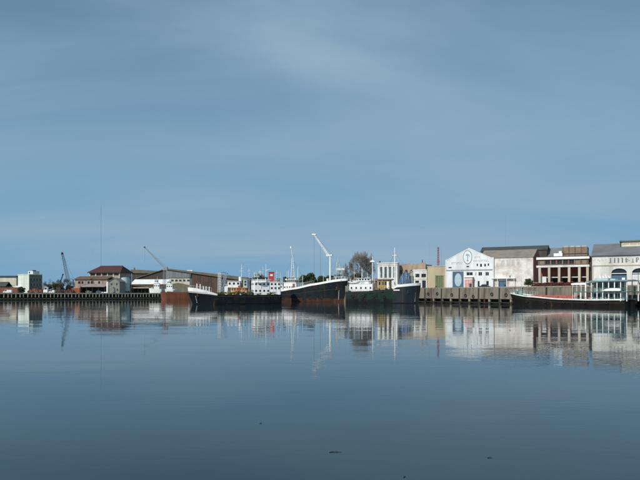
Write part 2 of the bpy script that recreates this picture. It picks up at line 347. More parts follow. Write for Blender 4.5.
# left timber pier
P0 = Vector((-181, 350, 0)); PD = Vector((74, 70, 0)).normalized(); PRZ = math.atan2(PD.y, PD.x)
p = thing('timber_pier', 'long low timber pier on pale piles along the far left shore', 'pier', P0, PRZ)
PZ = 4.2; PL0, PL1 = -30.0, 104.0
MB().box(PL0, PL1, 0.3, 7.5, PZ-0.42, PZ-0.08).build('deck', TIMBER, p)
MB().box(PL0, PL1, -0.16, 0.3, PZ-0.75, PZ).build('edge_beam', CONC2, p)
MB().box(PL0, PL1, 0.38, 0.7, 0.55, 0.95).build('waling', TIMBER, p)
MB().box(PL0, PL1, 7.2, 7.5, -1.5, PZ-0.42).build('bulkhead', VOIDD, p)
fp = MB(); fp.tube((0, 0, -1.5), (0, 0, PZ-0.76), 0.30, 0.27, 7); fp = fp.build('pile', PILET, p); fp.location = (PL0, 0.05, 0)
bp = MB(); bp.tube((0, 0, -1.5), (0, 0, PZ-0.44), 0.24, 0.24, 6); bp = bp.build('back_pile', TIMBERD, p); bp.location = (PL0, 3.6, 0)
k = PL0 + 2.15
while k < PL1:
    o_ = inst(fp, p, (k + jit(.22), 0.05 + jit(.05), jit(.08))); o_.rotation_euler = (jit(.01), jit(.025), jit(3)); inst(bp, p, (k + jit(.2), 3.6, 0)); k += 2.15
# mooring posts on the pier edge
for bi, k in enumerate((8, 34, 61, 90)):
    m = MB(); m.tube((0, 0, 0), (0, 0, 0.7), 0.22, 0.18, 8); m.tube((-.35, 0, .6), (.35, 0, .6), 0.1, 0.1, 6)
    o = m.build('bollard', DARKM); o.location = P0 + PD*k + Vector((-PD.y, PD.x, 0))*0.9 + Vector((0, 0, PZ-0.08))
    tag(o, 'dark mooring bollard on the pier edge ' + ('before the pale warehouse at far left', 'before the maroon scrap heap', 'before the open dark shelter', 'near the right end of the pier')[bi], 'bollard', 'bollards along the timber pier')

# ------------------------------------------------------------------ far left shore
def bld(name, label, px, D, a, z=LZ, group=None): return thing(name, label, 'building', at(px, D, z), R(-a), group)
def lz(py, D): return hz(py, D) - LZ                  # height over the left ground

# long pale warehouse at the frame's left edge
D = 430; b = bld('warehouse', 'long pale warehouse with dark roof edge at the far left', -70, D, 2)
h = lz(277.3, D); ops = [(3 + i*6.0, 6.2 + i*6.0, 3.5, 5.6) for i in range(10)]
m = MB(); shell(m, 0, 61, 0, 18, 0, h, ops); m.build('wall', CREAM, b); windows(b, ops, 0, BEIGE, GLASS, 2)
MB().box(-.4, 61.4, -.5, 18.3, h, h+1.0).build('roof', ROOFD, b)
D = 405; b = bld('shed', 'low shed with white sheet roof in front of the pale warehouse', 6, D, 4)
m = MB(); shell(m, 0, 8.5, 0, 6, 0, lz(287.2, D), [(1, 3.4, 0, 2.4)]); m.build('wall', WALLD, b)
MB().box(1, 3.4, .2, .28, 0, 2.4).build('door', RUST, b)
MB().prismx([(-.5, lz(287.4, D)), (6.3, lz(286, D)), (6.3, lz(285.6, D)), (-.5, lz(287, D))], -.4, 8.9).build('roof', WHITE, b)
D = 400; b = bld('shed', 'dark low hut with pitched roof at the far left edge', -9, D, 3)
m = MB(); shell(m, 0, 9.5, 0, 7, 0, lz(286, D), [(2, 3.4, 1.2, 2.6), (6, 7.4, 1.2, 2.6)]); m.build('wall', WALLD, b); windows(b, [(2, 3.4, 1.2, 2.6), (6, 7.4, 1.2, 2.6)], 0)
m = MB(); gable_roof(m, 0, 9.5, 0, 7, lz(286, D), lz(282, D), 'x', .5); m.build('roof', ROOFD, b)
# brick yard wall on the shore
D = 378; b = tag(bld('yard_wall', '', -25, D, 0), 'rust red brick yard wall behind the pier at far left', 'wall')
MB().box(0, 26, 0, .4, 0, lz(287.8, D)).build('wall', BRICK, b); MB().box(-.05, 26.05, -.06, .46, lz(287.8, D), lz(287.8, D)+.14).build('coping', BRICKG, b)
for i in range(6): MB().box(i*5.1, i*5.1+.45, -.12, 0, 0, lz(288, D)).build('pier', BRICK, b)
# pale green block
D = 410; b = bld('office_block', 'pale green flat roofed block with shaded window side on left shore', 18, D, 30)
h = lz(275, D); m = MB(); W_, DP = 11.6, 9.5
opf = [(1.2 + i*2.6, 2.3 + i*2.6, z0, z0+1.4) for i in range(4) for z0 in (2.0, 5.2, 8.4)]
shell(m, 0, W_, 0, DP, 0, h, []); m.build('wall', PALEGREEN, b)
for i, zc in enumerate((3.2, 6.4, 9.6)): MB().box(-.06, W_+.06, -.06, 0, zc-.12, zc+.1).build('string_course', WHWALL, b)
# right side face: skin with deep windows, its shade put into a darker colour
m = MB(); side = [(0.7 + i*2.2, 2.1 + i*2.2, z0, z0+1.9) for i in range(4) for z0 in (1.6, 4.9, 8.2)]
tmp = MB(); wall(tmp, 0, DP, 0, h-.01, 0, side, .25)
m.add([(W_+.26 - y, x, z) for x, y, z in tmp.v], tmp.f); m.build('side_wall', GREYGREEN, b)
for x0, x1, z0, z1 in side:
    wn = MB().box(W_+.12, W_+.2, x0, x0+.12, z0, z1).box(W_+.12, W_+.2, x1-.12, x1, z0, z1).box(W_+.12, W_+.2, x0+.12, x1-.12, z1-.12, z1).build('window', PALEGREEN, b)
    MB().box(W_+.02, W_+.1, x0, x1, z0, z1).build('pane', GLASS, wn)
MB().box(-.2, W_+.4, -.2, DP+.2, h, h+.45).build('parapet', PALEGREEN, b)
rf = MB().box(6.2, 11.2, 3, 7.8, h+.45, lz(271.2, D)).build('roof_house', WHWALL, b)
MB().box(7.2, 8.4, 2.92, 3.0, h+1, h+2.1).build('window', GLASS, rf); MB().box(9.2, 10.4, 4, 6, lz(271.2, D), lz(270.2, D)).build('water_tank', DARKM, rf)
# hip roofed building
D = 445; b = bld('hip_roofed_factory', 'tall factory with dark red hipped roof and strip windows', 89.5, D, 10)
W_, DP = 23.5, 17.5; ze, zr = lz(272.6, D), lz(265.6, D)
zs0, zs1 = lz(275.8, D), lz(273.2, D)
ops = [(0.9 + i*4.55, 4.5 + i*4.55, zs0, zs1) for i in range(5)]; ops2 = [(0.9 + i*4.55, 3.6 + i*4.55, 8.0, 10.6) for i in range(5)]
m = MB(); shell(m, 0, W_, 0, DP, 0, ze, ops + ops2); m.build('wall', BEIGE, b); windows(b, ops, 0, BEIGE, GLASS, 3); windows(b, ops2, 0, BEIGE, GLASS, 1)
for i in range(6): MB().box(i*4.55-.02, i*4.55+.55, -.14, 0, 0, ze).build('pilaster', CREAM, b)
for i in range(4):
    for z0 in (4, 9.5):
        w_ = MB().box(W_, W_+.06, 1.2+i*4.1, 4.3+i*4.1, z0-.1, z0+3.1).build('window', PALEB, b); MB().box(W_+.06, W_+.1, 1.35+i*4.1, 4.15+i*4.1, z0, z0+3).build('pane', GLASS, w_)
o = 1.3; rx = 5.0
m = MB(); A = [(-o,-o,ze-.2),(W_+o,-o,ze-.2),(W_+o,DP+o,ze-.2),(-o,DP+o,ze-.2),(-o,-o,ze+.1),(W_+o,-o,ze+.1),(W_+o,DP+o,ze+.1),(-o,DP+o,ze+.1),(3.6,DP/2,zr),(W_-2.4,DP/2,zr)]
m.add(A, [(3,2,1,0),(0,1,5,4),(1,2,6,5),(2,3,7,6),(3,0,4,7),(4,5,9,8),(5,6,9),(6,7,8,9),(7,4,8)]); rf = m.build('roof', TILE, b)
MB().box(3.4, W_-2.2, DP/2-.2, DP/2+.2, zr-.1, zr+.22).build('ridge', TILE, rf)
# lean-to in front
D2 = 438; b = bld('lean_to_shed', 'low pale shed with brown roof below the hip roofed factory', 75, D2, 9)
h = lz(279.6, D2); W_ = 24.5; ops = [(2.4, 4.2, h-3.0, h-1.2), (5.0, 6.4, h-3.0, h-1.2), (9.6, 11.2, h-3.0, h-1.2), (12, 13.4, h-3.0, h-1.2), (17.6, 19, h-3.0, h-1.2)]
m = MB(); shell(m, 0, W_, 0, 7, 0, h, ops); m.build('wall', mat('pinkish_render', (0.38, 0.31, 0.25), 0.9, (0.20, 0.15, 0.12), 0.6, 0.4, True), b); windows(b, ops, 0, WALLD, GLASS, 1)
MB().prismx([(-.8, h), (7, lz(276.6, D2)), (7, lz(276, D2)), (-.8, h+.35)], -.5, W_+.3).build('roof', mat('brown_roof', (0.13, 0.085, 0.06), .85, (0.08, 0.06, 0.05), .5, .3), b)
# open dark boat shelter
D3 = 425; b = bld('open_shelter', 'open fronted dark shelter under grey sheet roof by the pier', 80.5, D3, 9)
h = lz(287, D3)
MB().prismx([(-1, h), (7, lz(284.2, D3)), (7, lz(283.8, D3)), (-1, h+.3)], -.4, 18.4).build('roof', mat('faded_sheet', (0.30, 0.25, 0.23), .8, (0.18, 0.14, 0.13), .5, .4), b)
for i in range(5): MB().box(i*4.4, i*4.4+.25, -.3, -.05, 0, h).build('post', TIMBERD, b)
MB().box(0, 18, 6.4, 6.8, 0, h+1).build('rear_wall', WALLD, b); MB().box(0, .2, 0, 6.4, 0, h).build('side_wall', WALLD, b)
for i, (x, c) in enumerate(((3.4, GREYGREEN), (11, BLUED))):
    o_ = MB(); o_.prism([(0, .4), (3.6, .4), (4.2, 1.5), (-.3, 1.5)], 0, 1.6); o_.box(.6, 2.4, .3, 1.3, 1.5, 2.2)
    o_ = o_.build('dinghy', c); tag(o_, ('grey green', 'blue')[i] + ' covered dinghy stored in the dark open shelter', 'boat'); pt = at(80.5, D3); o_.location = (pt[0]+x, pt[1]+1.2-.16*x, LZ)
# grey gabled house with white door
D4 = 418; b = bld('gabled_house', 'small grey green gabled house with white door beside the pier', 109.2, D4, 8)
W_ = 7.4; h = lz(281.6, D4); ops = [(2.5, 3.8, 0.8, 3.6), (1.2, 2.2, 5.4, 6.8), (5.0, 6.0, 5.4, 6.8), (5.4, 6.4, 1.6, 3.2)]
m = MB(); shell(m, 0, W_, 0, 8, 0, h, ops, False); m.prism([(0, h), (W_, h), (W_/2, lz(278.3, D4))], 0, .3).prism([(0, h), (W_, h), (W_/2, lz(278.3, D4))], 7.7, 8); m.build('wall', mat('weathered_grey_wall', (0.23, 0.235, 0.205), .9, (.15, .155, .135), .5, .4), b)
windows(b, ops[1:], 0, GREYGREEN); MB().box(2.5, 3.8, .15, .22, .8, 3.6).build('door', WHITE2, b)
m = MB(); gable_roof(m, 0, W_, 0, 8, h, lz(278.3, D4), 'y', .4, .22); m.build('roof', ROOFG, b)
# white silo beside it
D4 = 414; b = thing('white_silo', 'slim white vertical tank beside the grey gabled house', 'tank', at(107.6, D4, LZ))
MB().tube((0, 0, 0), (0, 0, lz(282.6, D4)), .75, .75, 14).build('shell', WHITE2, b); MB().tube((0, 0, lz(282.6, D4)), (0, 0, lz(281.8, D4)), .76, .1, 14).build('cap', WHITE, b)
MB().box(-3.6, .6, -1.2, -.8, 0, 1.0).build('pump_box', WHITE2, b)
# pale round tank at the factory corner
D5 = 430; b = thing('round_tank', 'pale grey round tank at the right corner of the hipped factory', 'tank', at(125.5, D5, LZ+1.5))
m = MB(); m.tube((0, 0, 0), (0, 0, lz(277.6, D5)-1.5), 2.9, 2.9, 22); m.build('shell', PALEB, b, False)
MB().tube((0, 0, lz(277.6, D5)-1.5), (0, 0, lz(276.8, D5)-1.5), 2.95, .3, 22).build('lid', ROOFG, b)
for i in range(6): MB().tube((2.3*math.cos(i*1.047), 2.3*math.sin(i*1.047), -1.5), (2.3*math.cos(i*1.047), 2.3*math.sin(i*1.047), 0), .2).build('leg', DARKM, b)
for z_ in (2.5, 5.0): MB().tube((0, 0, z_), (0, 0, z_+.15), 2.97, 2.97, 22).build('hoop', GREYGREEN, b)
# long low white roofed shed
D = 470; b = bld('white_roofed_shed', 'long low shed with white roof right of the hipped factory', 131.3, D, 3)
W_ = 27; m = MB(); ops = [(1.5 + i*4.2, 4.4 + i*4.2, 0.5, 4.6) for i in range(6)]; shell(m, 0, W_, 0, 9, 0, lz(284, D), ops); m.build('wall', BROWN, b)
for o_ in ops: MB().box(o_[0], o_[1], .2, .26, o_[2], o_[3]).build('shutter', GREYGREEN, b)
MB().prismx([(-.6, lz(284.4, D)), (9, lz(279.6, D)), (9, lz(279.1, D)), (-.6, lz(283.9, D))], -.4, W_+.4).build('roof', WHITE2, b)
D = 450; b = bld('low_platform_shed', 'flat pale roofed lean shed low behind the pier piles', 131, D, 5)
MB().box(0, 13.5, -1, 6, lz(288.2, D), lz(287.4, D)).build('roof', CREAM, b)
for i in range(6): MB().box(i*2.6, i*2.6+.2, 0, .2, 0, lz(288.2, D)).build('post', TIMBERD, b)
MB().box(0, 13.4, 5.2, 5.5, 0, lz(288.2, D)).build('rear_wall', WALLD, b)

# big asymmetric works hall
D = 545; b = bld('works_hall', 'huge grey and rust clad works hall with shallow olive roof', 136, D, 0)
s = D/F; rm0 = mat('rust_wall_backing', (.07, .05, .04), .9)
def hx(px): return (px-136)*s
apex = (hx(166), lz(268.4, D)); le = (hx(137), lz(277.6, D)); re_ = (hx(246), lz(277.4, D))
def top(px): return apex[1] + (re_[1]-apex[1])*(px-166)/(246-166)
m = MB(); m.prism([(hx(137), 0), (hx(166), 0), (hx(166), apex[1]-.5), (hx(137), le[1]-.5)], .02, 40); m.build('left_bay_wall', WALLD, b)
m = MB(); m.prism([(hx(166), 0), (hx(191), 0), (hx(191), top(191)-.9), (hx(166), top(166)-.9)], .0, 39.9); m.build('grey_wall', WALLG, b)
m = MB(); m.prism([(hx(191.2), 0), (hx(246), 0), (hx(246), top(246)-.9), (hx(191.2), top(191.2)-.9)], .04, 39.8); m.build('rust_wall', rm0, b)
for i in range(8):                                   # cladding ribs on the grey bay, sheets on the rust bay
    x = hx(166.5 + i*3.05); MB().box(x, x+2.45, -.1, 0, 7, top(166.5+i*3.05)-1.8).build('panel', WALLG, b)
rm = [mat('rust_sheet_%s' % n_, c, .85, tuple(x*.55 for x in c), .55, .4, True) for n_, c in (('brown', (.105, .070, .052)), ('dark', (.080, .060, .048)), ('red', (.12, .066, .047)), ('olive', (.115, .10, .07)))]
for i in range(18):
    x = hx(192.3 + i*2.7); zt = top(192.3+i*2.7)-3.4
    for j in range(3):
        z0 = zt*j/3
        MB().box(x, x+2.26, -.08 - random.random()*.05, .03, z0+.06, z0+zt/3-.02).build('sheet', random.choice(rm[:3]) if i < 9 else rm[3], b)
MB().box(hx(189.6), hx(191.2), -.6, .4, 0, top(190)-1.0).build('corner_column', BLUEG, b)
m = MB(); m.prism([(le[0]-1, le[1]-1.0), (apex[0], apex[1]-.6), (apex[0], apex[1]), (le[0]-1, le[1]-.3)], -.9, 41); m.build('left_roof', ROOFO, b)
m = MB(); m.prism([(apex[0], apex[1]-1.0), (re_[0]+1, re_[1]-3.3), (re_[0]+1, re_[1]), (apex[0], apex[1])], -1.0, 41.2); rf = m.build('roof', ROOFO, b)
MB().box(hx(186), hx(191.5), 4, 7, top(190)-.2, top(190)+1.1).build('roof_vent', WHITE, rf)
D = 600; b = bld('distant_hall', 'farther olive roofed hall showing over the white shed', 132, D, 0)
s = D/F; m = MB(); m.prism([(0, 0), (34*s, 0), (34*s, lz(273.5, D)), (0, lz(273.2, D))], 0, 30); m.build('wall', WALLD, b)
MB().prism([(-1, lz(273.2, D)), (35*s, lz(273.6, D)), (34*s, lz(271.4, D)), (8*s, lz(269.9, D)), (-1, lz(269.6, D))], -1, 31).build('roof', ROOFO, b)
MB().box(1.2, 2.2, 2, 3, lz(270, D), lz(267.6, D)).build('chimney', BROWN, b)
# low cream building before the hall
D = 500; b = bld('low_cream_building', 'low cream building in front of the grey cladded hall', 169.5, D, 0)
s = D/F; ops = [(1.4 + i*3.2, 3.4 + i*3.2, lz(281.6, D), lz(279.6, D)) for i in range(5)]
m = MB(); shell(m, 0, 20*s, 0, 10, 0, lz(278, D), ops); m.build('wall', CREAM, b); windows(b, ops, 0, BEIGE, GLASSB, 1); MB().box(-.3, 20*s+.3, -.4, 10, lz(278, D), lz(277.5, D)).build('roof', ROOFG, b)
m = MB(); D = 470; b = tag(bld('olive_shed', '', 166, D, 0), 'olive brown low shed behind the rusty barge', 'building'); s = D/F
m.prism([(0, 0), (26*s, 0), (26*s, lz(286, D)), (12*s, lz(283, D)), (0, lz(284.5, D))], 0, 9); m.build('wall', mat('olive_wall', (.17, .16, .11), .9, (.10, .10, .07), .5, .4), b)
for i in range(4): MB().box(2+i*4.6, 4.6+i*4.6, -.08, 0, .5, 4).build('door', GREYGREEN, b)

# scrap, containers, van between block and shelter
def scrap(px0, px1, py, D, label, mt, n=46, dep=5, seed=1):
    rr = random.Random(seed); t = thing('scrap_heap', label, 'scrap', at(px0, D, LZ)); s = D/F; W_ = (px1-px0)*s; H = lz(py, D)
    m = MB()
    for i in range(n):
        x = rr.random()*W_; e_ = 1-abs(x/W_-.5)*1.2; hh = H*(.45+.55*rr.random())*max(.4, e_); y = rr.random()*dep; a_ = rr.uniform(-.9, .9); L_ = rr.uniform(.8, 2.6)
        z = rr.random()*hh
        c, s_ = math.cos(a_)*L_, math.sin(a_)*L_*.5
        m.tube((x-c/2, y, max(.1, z-s_/2)), (x+c/2, y+rr.uniform(-1, 1), max(.1, z+s_/2)), rr.uniform(.12, .5), rr.uniform(.12, .5), rr.choice((4, 4, 5)))
    for i in range(7):
        x = W_*(i+.5)/7; m.prism([(x-W_/9, 0), (x+W_/9, 0), (x+W_/14*rr.random(), H*rr.uniform(.5, .85)), (x-W_/14, H*rr.uniform(.5, .85))], 1+rr.random(), 3.5)
    o_ = m.build('scrap_metal', mt, t); o_['kind'] = 'stuff'
    return t
scrap(27, 41, 287.6, 385, 'rusty red scrap heap below the dark sided office block', RUST, 60, 5, 3)
scrap(42, 60, 288.6, 388, 'dark brown scrap heap on shore below the leafless thicket', mat('brown_scrap', (.10, .055, .04), .85, (.05, .035, .03), .5, .8), 60, 5, 4)
scrap(58, 73, 288.4, 392, 'maroon scrap heap left of the orange container', mat('maroon_scrap2', (.13, .04, .035), .85, (.06, .03, .03), .5, .8), 60, 5, 5)
def container(px0, px1, py, D, mt, label, rz=0.0):
    t = thing('shipping_container', label, 'container', at(px0, D, LZ+.1), rz); W_ = (px1-px0)*D/F; H = lz(py, D)-.1
    MB().box(0, W_, 0, 2.4, 0, H).build('body', mt, t)
    n = int(W_/.5); m = MB()
    for i in range(n): m.box(.1+i*W_/n, .1+i*W_/n+W_/n*.5, -.06, 0, .15, H-.15)
    m.build('corrugation', mt, t)
    for x in (0, W_-.15): MB().box(x-.03, x+.18, -.09, .1, -.02, H+.03).build('corner_post', mt, t)
container(72, 79.4, 288.0, 400, ORANGE, 'weathered orange container behind the pier left of the open shelter')
container(42.4, 46.5, 285.6, 396, WALLG, 'grey container standing on shore right of the office block')
def van(px, D, label, L_=4.6, H=2.2, mt=WHITE2, z=None, rz=0.0, name='parked_van', cat='van'):
    t = thing(name, label, cat, at(px, D, LZ if z is None else z), rz)
    MB().prism([(0, .4), (L_, .4), (L_, H), (1.2, H), (.45, H*.6), (0, H*.5)], 0, 1.8).build('body', mt, t)
    MB().prism([(.6, H*.62), (1.25, H*.93), (2.2, H*.93), (2.2, H*.62)], -.02, 1.82).build('side_window', GLASS, t)
    for x in (.9, L_-.9):
        for y in (.05, 1.75):
            wl = MB().tube((x, y-.1, .36), (x, y+.1, .36), .36, .36, 12).build('wheel', TYRE, t); MB().tube((x, y-.12, .36), (x, y+.12, .36), .18, .18, 8).build('rim', PALEB, wl)
van(48.6, 380, 'white van parked on the shore below the leafless thicket', 3.4, 2.0)
van(3.0, 371, 'white flat sided truck parked behind the pier at far left', 5.0, 2.1, name='parked_truck', cat='truck')
van(43.2, 386, 'white box van parked right of the pale green office block', 2.6, 3.9)

# trees
def foliage(mb, c, r, n, leaf, rr, squash=.8):
    for _ in range(n):
        d = Vector((rr.gauss(0, 1), rr.gauss(0, 1), rr.gauss(0, 1))).normalized() * (rr.random()**.4)
        p_ = Vector(c) + Vector((d.x*r, d.y*r, d.z*r*squash)); a_ = Vector((rr.uniform(-1, 1), rr.uniform(-1, 1), rr.uniform(-.6, .6))).normalized(); b2 = a_.orthogonal().normalized(); b2.rotate(Matrix.Rotation(rr.random()*6.28, 3, a_))
        L_ = leaf*rr.uniform(.6, 1.4); cc = a_.cross(b2)
        mb.quad(p_-b2*L_, p_-cc*L_*.45, p_+b2*L_, p_+cc*L_*.45)
def leafy_tree(px, D, py, wpx, label, mt, seed, clumps=16, z=LZ, name='leafy_tree', cat='tree', group=None, leaf=.5, n=150):
    rr = random.Random(seed); t = thing(name, label, cat, at(px, D, z), rr.random()*6, group); H = hz(py, D)-z; Rr = wpx*D/F/2
    m = MB(); m.tube((0, 0, 0), (0, 0, H*.45), H*.03, H*.02, 7)
    pts = []
    for i in range(clumps):
        a_ = rr.random()*6.28; q_ = rr.random()**.5; zc = H*rr.uniform(.38, .88); wr = math.sin(min(1, max(.12, (H-zc)/(H*.5)))*1.57)
        c = (math.cos(a_)*Rr*.72*q_*wr, math.sin(a_)*Rr*.72*q_*wr, zc); pts.append(c); m.tube((0, 0, H*.35), c, H*.012, H*.004, 4)
    m.build('trunk', BARK, t); m = MB()
    for c in pts: foliage(m, c, Rr*rr.uniform(.26, .46), n, leaf, rr)
    foliage(m, (0, 0, H*.8), Rr*.45, n, leaf, rr)
    m.build('crown', mt, t)
    return t
def bare_tree(px, D, py, wpx, label, seed, z=LZ, depth=6, group=None, name='bare_tree', haze=.028):
    rr = random.Random(seed); t = thing(name, label, 'tree', at(px, D, z), rr.random()*6, group); H = hz(py, D)-z; Rr = wpx*D/F/2
    m, tw = MB(), MB()
    def grow(p_, d, L_, r, k):
        r = max(r, haze*.42); e_ = p_ + d*L_; (m if k > depth-3 else tw).tube(p_, e_, r, r*.72, 5 if k > depth-2 else 3)
        if k == 0: return
        for i in range((3 if k > 3 or depth < 7 else 4) if k < depth else 6):
            a_ = d.orthogonal().normalized(); a_.rotate(Matrix.Rotation(rr.random()*6.28, 3, d)); sp = rr.uniform(.3, .95) if k < depth else rr.uniform(.45, 1.05)
            nd = (d*math.cos(sp) + a_*math.sin(sp) + Vector((0, 0, .10))).normalized(); nd.x *= 1.05
            grow(p_.lerp(e_, rr.uniform(.7, 1)), nd, L_*rr.uniform(.62, .85), r*.62, k-1)
    grow(Vector((0, 0, 0)), Vector((rr.uniform(-.06, .06), 0, 1)).normalized(), 1.0, .042, depth)
    zm = max(v[2] for v in m.v + tw.v); xm = max(math.hypot(v[0], v[1]) for v in tw.v) * .92
    for q_ in (m, tw): q_.v = [(v[0]*Rr/xm, v[1]*Rr/xm, v[2]*H/zm) for v in q_.v]
    m.build('trunk', BARK, t); tw.build('crown', TWIG, t)
    return t
for i, (px, py, wp, mt) in enumerate(((46, 279.5, 9, 0), (53, 277.5, 11, 0), (60, 278.5, 10, 0), (67, 277.5, 10, 0), (73, 279, 8, 0))):
    bare_tree(px, 440 + 6*i, py, wp, ('leafless tree nearest the office block in the left thicket', 'second leafless tree of the left thicket', 'middle leafless tree of the left thicket', 'leafless tree behind the blue lattice crane', 'leafless tree nearest the pale lean-to shed')[i], 20+i, depth=6, group='bare trees of the left thicket')
for i, (px, py, wp) in enumerate(((48, 284, 9), (55, 283, 10), (62, 283.5, 10), (68.5, 284, 8))):
    leafy_tree(px, 415, py, wp, ('olive bush right of the office block', 'olive bush below the second leafless tree', 'olive bush left of the blue crane base', 'olive bush behind the blue crane base')[i], LEAFO, 40+i, 9, name='bush', cat='bush', group='olive bushes of the left thicket', leaf=.45, n=90)
leafy_tree(22.3, 382, 287.6, 7, 'round dark green bush in front of the pale green block', LEAFD, 51, 10, name='bush', cat='bush', leaf=.3, n=110)
for i, (px, py, wp) in enumerate(((303.5, 274.5, 14), (311, 273.0, 17), (322, 276.2, 17), (330, 275.2, 17), (339, 277, 14), (287, 277.5, 9))):
    leafy_tree(px, 335 + 8*(i % 3), py, wp, ('green tree just right of the black ship wheelhouse', 'tallest dark green tree behind the black ship', 'low green tree under the hanging crane cables', 'green tree behind the white crane post', 'green tree behind the white lattice derrick', 'dark tree top showing left of the black ship wheelhouse')[i], LEAFD, 60+i, 18, group='green trees behind the ships', leaf=.55, n=170)
bare_tree(362, 322, 249.8, 34, 'large leafless tree behind the green hulled ship', 77, depth=7, haze=.012)
bare_tree(351, 326, 259, 18, 'smaller leafless tree left of the large leafless tree', 78, depth=6)
leafy_tree(357, 318, 273, 24, 'brown olive thicket at the foot of the leafless tree', LEAFO, 79, 12, name='thicket', cat='bush', leaf=.5, n=120)

# cranes on the left shore
def boomcrane(name, label, D, base, pivot, tip, mt, w0, w1, bays, r, cab=True, mastw=.5):
    s = D/F; t = thing(name, label, 'crane', at(base[0], D, LZ))
    P = lambda q_: Vector(((q_[0]-base[0])*s, 0, lz(q_[1], D)))
    bm = MB().lattice(P(pivot), P(tip), w0, w1, bays, r, Vector((0, 1, 0))).build('boom', mt, t)
    MB().tube(P(tip)+Vector((-.4, -.3, 0)), P(tip)+Vector((.4, .3, 0)), w1*.9, w1*.9, 8).build('sheave', DARKM, bm)
    return t, P
t, P = boomcrane('lattice_crane', 'dark blue lattice boom crane leaning left behind the scrap heaps', 420, (70, 293), (69.3, 285), (62.2, 253.4), BLUEG, 1.9, .9, 16, .11)
MB().box(-2.2, 1.8, -1.4, 1.4, 2.0, 5.2).build('cab', BLUEG, t); MB().box(-2.3, -1.4, -1.2, 1.2, 3.6, 4.8).build('window', GLASS, t)
MB().box(-2.6, 2.6, -1.8, -.9, 0, 1.6).build('track', DARKM, t); MB().box(-2.6, 2.6, .9, 1.8, 0, 1.6).build('track', DARKM, t)
MB().path([P((62.2, 253.4)), P((74, 279.5)), P((72, 285))], .05, 3).build('stay_cable', DARKM, t); MB().path([P((74, 279.5)), P((70.5, 285))], .2, 4).build('gantry', BLUEG, t)
MB().path([P((70.3, 279)), P((72, 278.7)), P((73.3, 280.5)), P((73.6, 285))], .16, 4).build('hose_arm', DARKM, t)
t, P = boomcrane('small_crane', 'small black jib crane beside the blue lattice crane', 410, (59, 293), (59, 286), (63, 274.4), DARKM, .5, .35, 7, .1)
MB().box(-1.5, 1.5, -1.2, 1.2, 1.2, 4).build('cab', DARKM, t); MB().box(-2, 2, -1.5, 1.5, 0, 1.2).build('chassis', RUST, t); MB().tube(P((59, 288)), P((61.5, 279)), .12).build('ram', RUSTO, t)
t, P = boomcrane('dock_crane', 'thin grey level luffing dock crane with boom pointing up left', 440, (164.5, 293), (165.3, 268.6), (144.6, 247.2), mat('grey_crane_paint', (.27, .29, .32), .6, (.18, .17, .17), .5, .7), .9, .5, 20, .085)
s_ = 440/F; GC = MATS['grey_crane_paint']
MB().lattice((0, 0, 0), P((164.6, 270)), 1.9, 1.2, 12, .12).build('mast', GC, t)
MB().path([P((157, 258)), P((166.8, 266.6)), P((165, 269))], .12, 4).path([P((151, 252.5)), P((166.8, 266.6))], .06, 3).build('tie_bar', GC, t)
MB().box(-1, 2.2, -1.2, 1.2, P((0, 270))[2]-.2, P((0, 267))[2]).build('machine_house', GC, t)
MB().path([P((144.6, 247.2)), P((144.8, 262))], .03, 3).build('hoist_cable', DARKM, t)
# radio mast
D = 800; t = thing('radio_mast', 'very thin tall radio mast rising behind the hipped factory', 'mast', at(101, D, LZ)); H = lz(206, D)
MB().lattice((0, 0, 0), (0, 0, H), .45, .35, 44, .03).build('mast', mat('mast_grey', (.26, .28, .30), .6), t)
for a_ in (0.3, 2.4, 4.5):
    MB().path([(0, 0, H*.95), (math.cos(a_)*40, math.sin(a_)*40, 0)], .012, 3).build('guy_wire', DARKM, t)
MB().tube((0, 0, H), (0, 0, H+3), .06, .03).build('antenna', DARKM, t)

